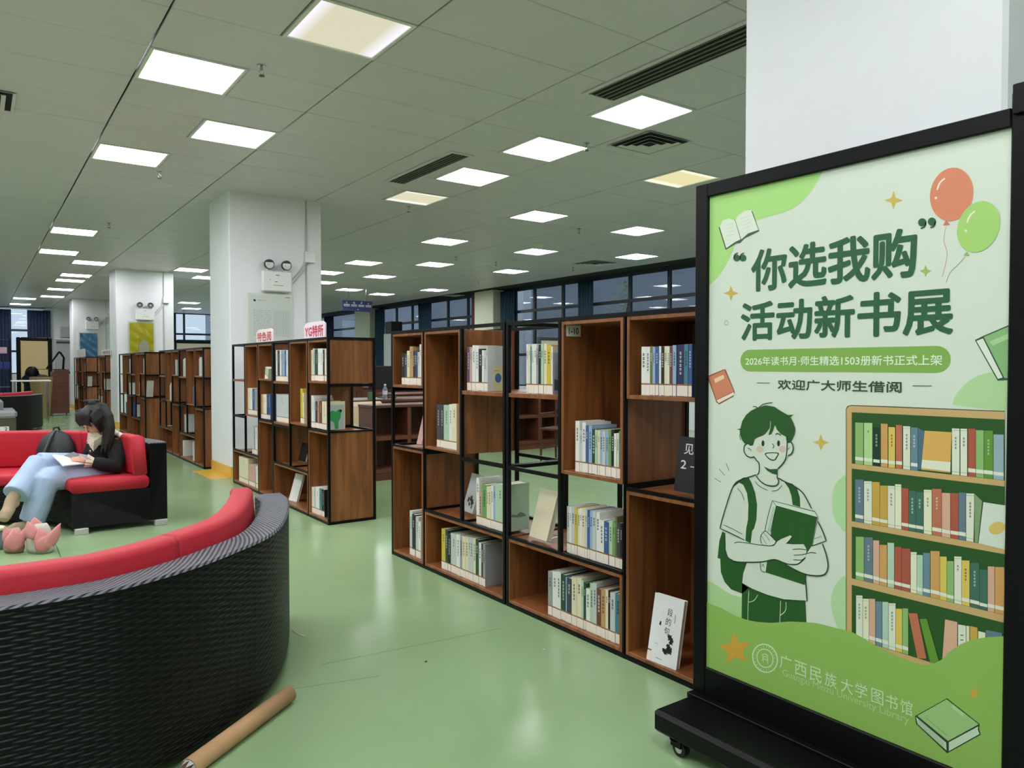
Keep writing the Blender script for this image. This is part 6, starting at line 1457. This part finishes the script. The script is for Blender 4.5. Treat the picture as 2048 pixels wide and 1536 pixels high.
# podium
a = hit(100, 812, 1, 22.0); b_ = hit(139, 812, 1, 22.0); PZ = hit(120, 739, 1, 22.0).z
t = thing('podium', 'red-brown wooden podium on casters beside the rolling board', 'podium', (a.x, 22.0, 0)); W_ = b_.x - a.x
pb = MB().prism([(0, .06), (W_, .06), (W_, PZ), (W_ * .25, PZ), (W_ * .25, PZ - .06), (W_ * .12, PZ - .06), (W_ * .14, .7), (0, .2)], 1, 0, .5, RWOOD); build('body', pb, t)
for z in (.25, .5, .75): build('groove', MB().box((W_ * .15, -.002, z), (W_ - .01, -.0005, z + .008), DWOOD), t)
for s in (.06, W_ - .06): build('caster', MB().cyl((s - .015, .1, .03), (s + .015, .1, .03), .03, CHROME, 12), t)
t2 = thing('tablet_stand', 'black angled screen stand on top of the podium', 'stand', (a.x + W_ * .5, 22.2, PZ + .001))
m = MB(); m.tube([(-.26, 0, .015), (.02, 0, .45), (.04, 0, .45)], .022, BLACKM, 8); m.tube([(.04, 0, .44), (.12, 0, .3), (.1, 0, .012)], .025, BLACKM, 8); m.box((-.45, -.1, 0), (.15, .1, .012), BLACKM); build('frame', m, t2)
# basket, jacket, white table
t = thing('side_table', 'low white table in front of the rolling board', 'table', (fl(40, 800).x - .1, 19.9, 0)); tx = hit(23, 760, 1, 19.9).x - t.location.x
TZ_ = hit(40, 761, 1, 19.9).z
build('tabletop', MB().box((tx, 0, TZ_ - .03), (tx + .75, .6, TZ_), WHITE, .006), t)
for sx, sy in ((.06, .06), (.69, .06), (.06, .54), (.69, .54)): build('leg', MB().tube([(tx + sx, sy, 0), (tx + sx, sy, TZ_ - .03)], .014, CHROME, 8), t)
t = thing('wicker_basket', 'tan woven bin in front of the cream board', 'basket', (hit(83, 780, 1, 21.2).x, 21.2, 0)); TW = wicker('tan_wicker', 40, 40); 
bz = hit(80, 754, 1, 21.2).z
build('body', MB().tube([(0, 0, .0), (0, 0, bz * .5), (0, 0, bz)], [.17, .2, .25], mat('tan_basket', (150, 128, 84), .8, bump=.5, bscale=60), 20), t)
t = thing('black_jacket', 'black jacket heaped over the chair before the cream board', 'jacket', (hit(64, 748, 1, 22.6).x, 22.6, 0)); jz = hit(64, 732, 1, 22.6).z
m = MB(); m.ball((0, 0, jz - .2), (.16, .12, .2), BLACKM, 14, 10); m.ball((.18, 0, jz - .33), (.22, .12, .12), BLACKM, 14, 10); m.ball((-.1, 0, jz - .35), (.14, .12, .12), BLACKM, 14, 10); m.tube([(0, 0, .02), (0, 0, jz - .3)], [.2, .18], BLACKM, 12); jo = build('cloth', m, t, fix=False); remesh(jo, .02, 3)
# blue shelving rack at the far left
Yr = 20.6; a = hit(-14, 676, 1, Yr); b_ = hit(22, 740, 1, Yr)
t = thing('metal_rack', 'tall black metal rack with blue boxes cut by the left edge', 'shelf', (a.x, Yr, 0)); W_ = b_.x - a.x; H_ = a.z
f = MB()
for x in (0, W_ - .02):
    for y in (0, .38): f.box((x, y, 0), (x + .02, y + .02, H_), BLACKM)
for z in (.35, .78, 1.2, 1.55, H_ - .02): f.box((0, 0, z - .012), (W_, .4, z), mat('navy_shelf_metal', (44, 54, 86), .5))
build('frame', f, t)
for k in range(2): tag(build('storage_box', MB().box((0, 0, 0), (.13, .2, .16), mat('blue_box', (44, 62, 130), .5), .006), None, (a.x + .04 + .15 * k, Yr + .06, 1.2)), 'small blue box on the black rack, %s from the left' % ordw[k], 'box', 'blue boxes on the rack')
tag(build('card_strip', MB().box((0, 0, 0), (W_ - .1, .01, .14), paint((214, 176, 190)), .001), None, (a.x + .03, Yr + .03, 1.55)), 'pink lettered card strip on the upper rack shelf', 'card')
# wall units between the board and the pillar
t = thing('air_conditioner', 'white air conditioner unit standing against the back wall right of the board', 'air conditioner', (hit(112, 700, 1, 28.6).x, 28.6, 0)); W_ = hit(140, 700, 1, 28.6).x - t.location.x + .3; z_ = hit(120, 677, 1, 28.6).z
build('body', MB().box((0, 0, 0), (W_, .4, z_), mat('pale_grey_cabinet', (176, 174, 178), .5), .01), t); build('top_grille', MB().box((.01, -.012, z_ - .16), (W_ - .01, -.001, z_ - .10), mat('dark_grille', (70, 70, 74), .6)), t)
build('cap', MB().box((-.02, -.03, z_ - .04), (W_ + .02, .4, z_ + .01), WHITE, .005), t); build('logo_plate', MB().box((.3, -.006, 1.0), (.5, -.001, 1.08), mat('dark_grille', (70, 70, 74), .6)), t)
p = hit(121, 654, 1, YB); p2 = hit(138, 675, 1, YB)
tag(build('wall_box', MB().box((p.x, YB - .2, p2.z), (p2.x + .2, YB - .001, p.z), mat('pale_grey_cabinet', (176, 174, 178), .5), .01)), 'pale wall box mounted high on the back wall', 'box')
# black-framed board beyond the second run of bookcases
Yq = 20.0; a = hit(346, 679, 1, Yq); b_ = hit(430, 700, 1, Yq)
t = thing('rolling_board', 'black-framed board showing above the bookcases right of the yellow panel pillar', 'board', (a.x, Yq, 0)); W_ = b_.x - a.x; H_ = a.z
f = MB(); f.box((0, -.03, .1), (.08, .05, H_), BLACKM, .02); f.box((W_ - .08, -.03, .1), (W_, .05, H_), BLACKM, .02); f.box((.08, -.03, H_ - .09), (W_ - .08, .05, H_), BLACKM, .02); f.box((.08, -.03, .1), (W_ - .08, .05, .15), BLACKM); build('frame', f, t); build('panel', MB().box((.08, 0, .15), (W_ - .08, .03, H_ - .09), mat('pale_board', (196, 190, 176), .6)), t)
for s in (.04, W_ - .04): build('caster', MB().cyl((s - .02, .01, .05), (s + .02, .01, .05), .05, BLACKM, 12), t)
# chrome bracket at the right edge of the pillar
p = hit(2034, 177, 1, .89)
t = thing('wall_bracket', 'white rounded plastic cover on the shaded pillar face at the right edge', 'cover', (p.x, .89, p.z - .5)); build('cover', MB().box((0, -.03, 0), (.12, -.001, .5), WHITE, .012), t)
# board behind shelf B with cream top, above low bookcase
t = thing('rolling_board', 'dark-framed whiteboard standing behind the see-through top shelf nearest the poster', 'board', (hit(1076, 700, 1, 9.75).x, 9.75, 0)); H_ = hit(1085, 672, 1, 9.75).z
f = MB(); W_ = 1.5; f.box((0, -.03, .1), (.06, .04, H_), mat('board_frame_slate', (60, 66, 78), .5), .02); f.box((W_ - .06, -.03, .1), (W_, .04, H_), mat('board_frame_slate', (60, 66, 78), .5), .02); f.box((.06, -.03, H_ - .07), (W_ - .06, .04, H_), mat('board_frame_slate', (60, 66, 78), .5), .02); build('frame', f, t)
build('panel', MB().box((.06, 0, .9), (W_ - .06, .03, H_ - .07), mat('whiteboard_cream', (214, 212, 190), .4)), t)
for s in (.03, W_ - .03): build('foot', MB().box((s - .03, -.25, .0), (s + .03, .25, .05), BLACKM, .004), t); build('post', MB().box((s - .02, -.02, .05), (s + .02, .02, .11), BLACKM), t)
bpy.context.view_layer.update()
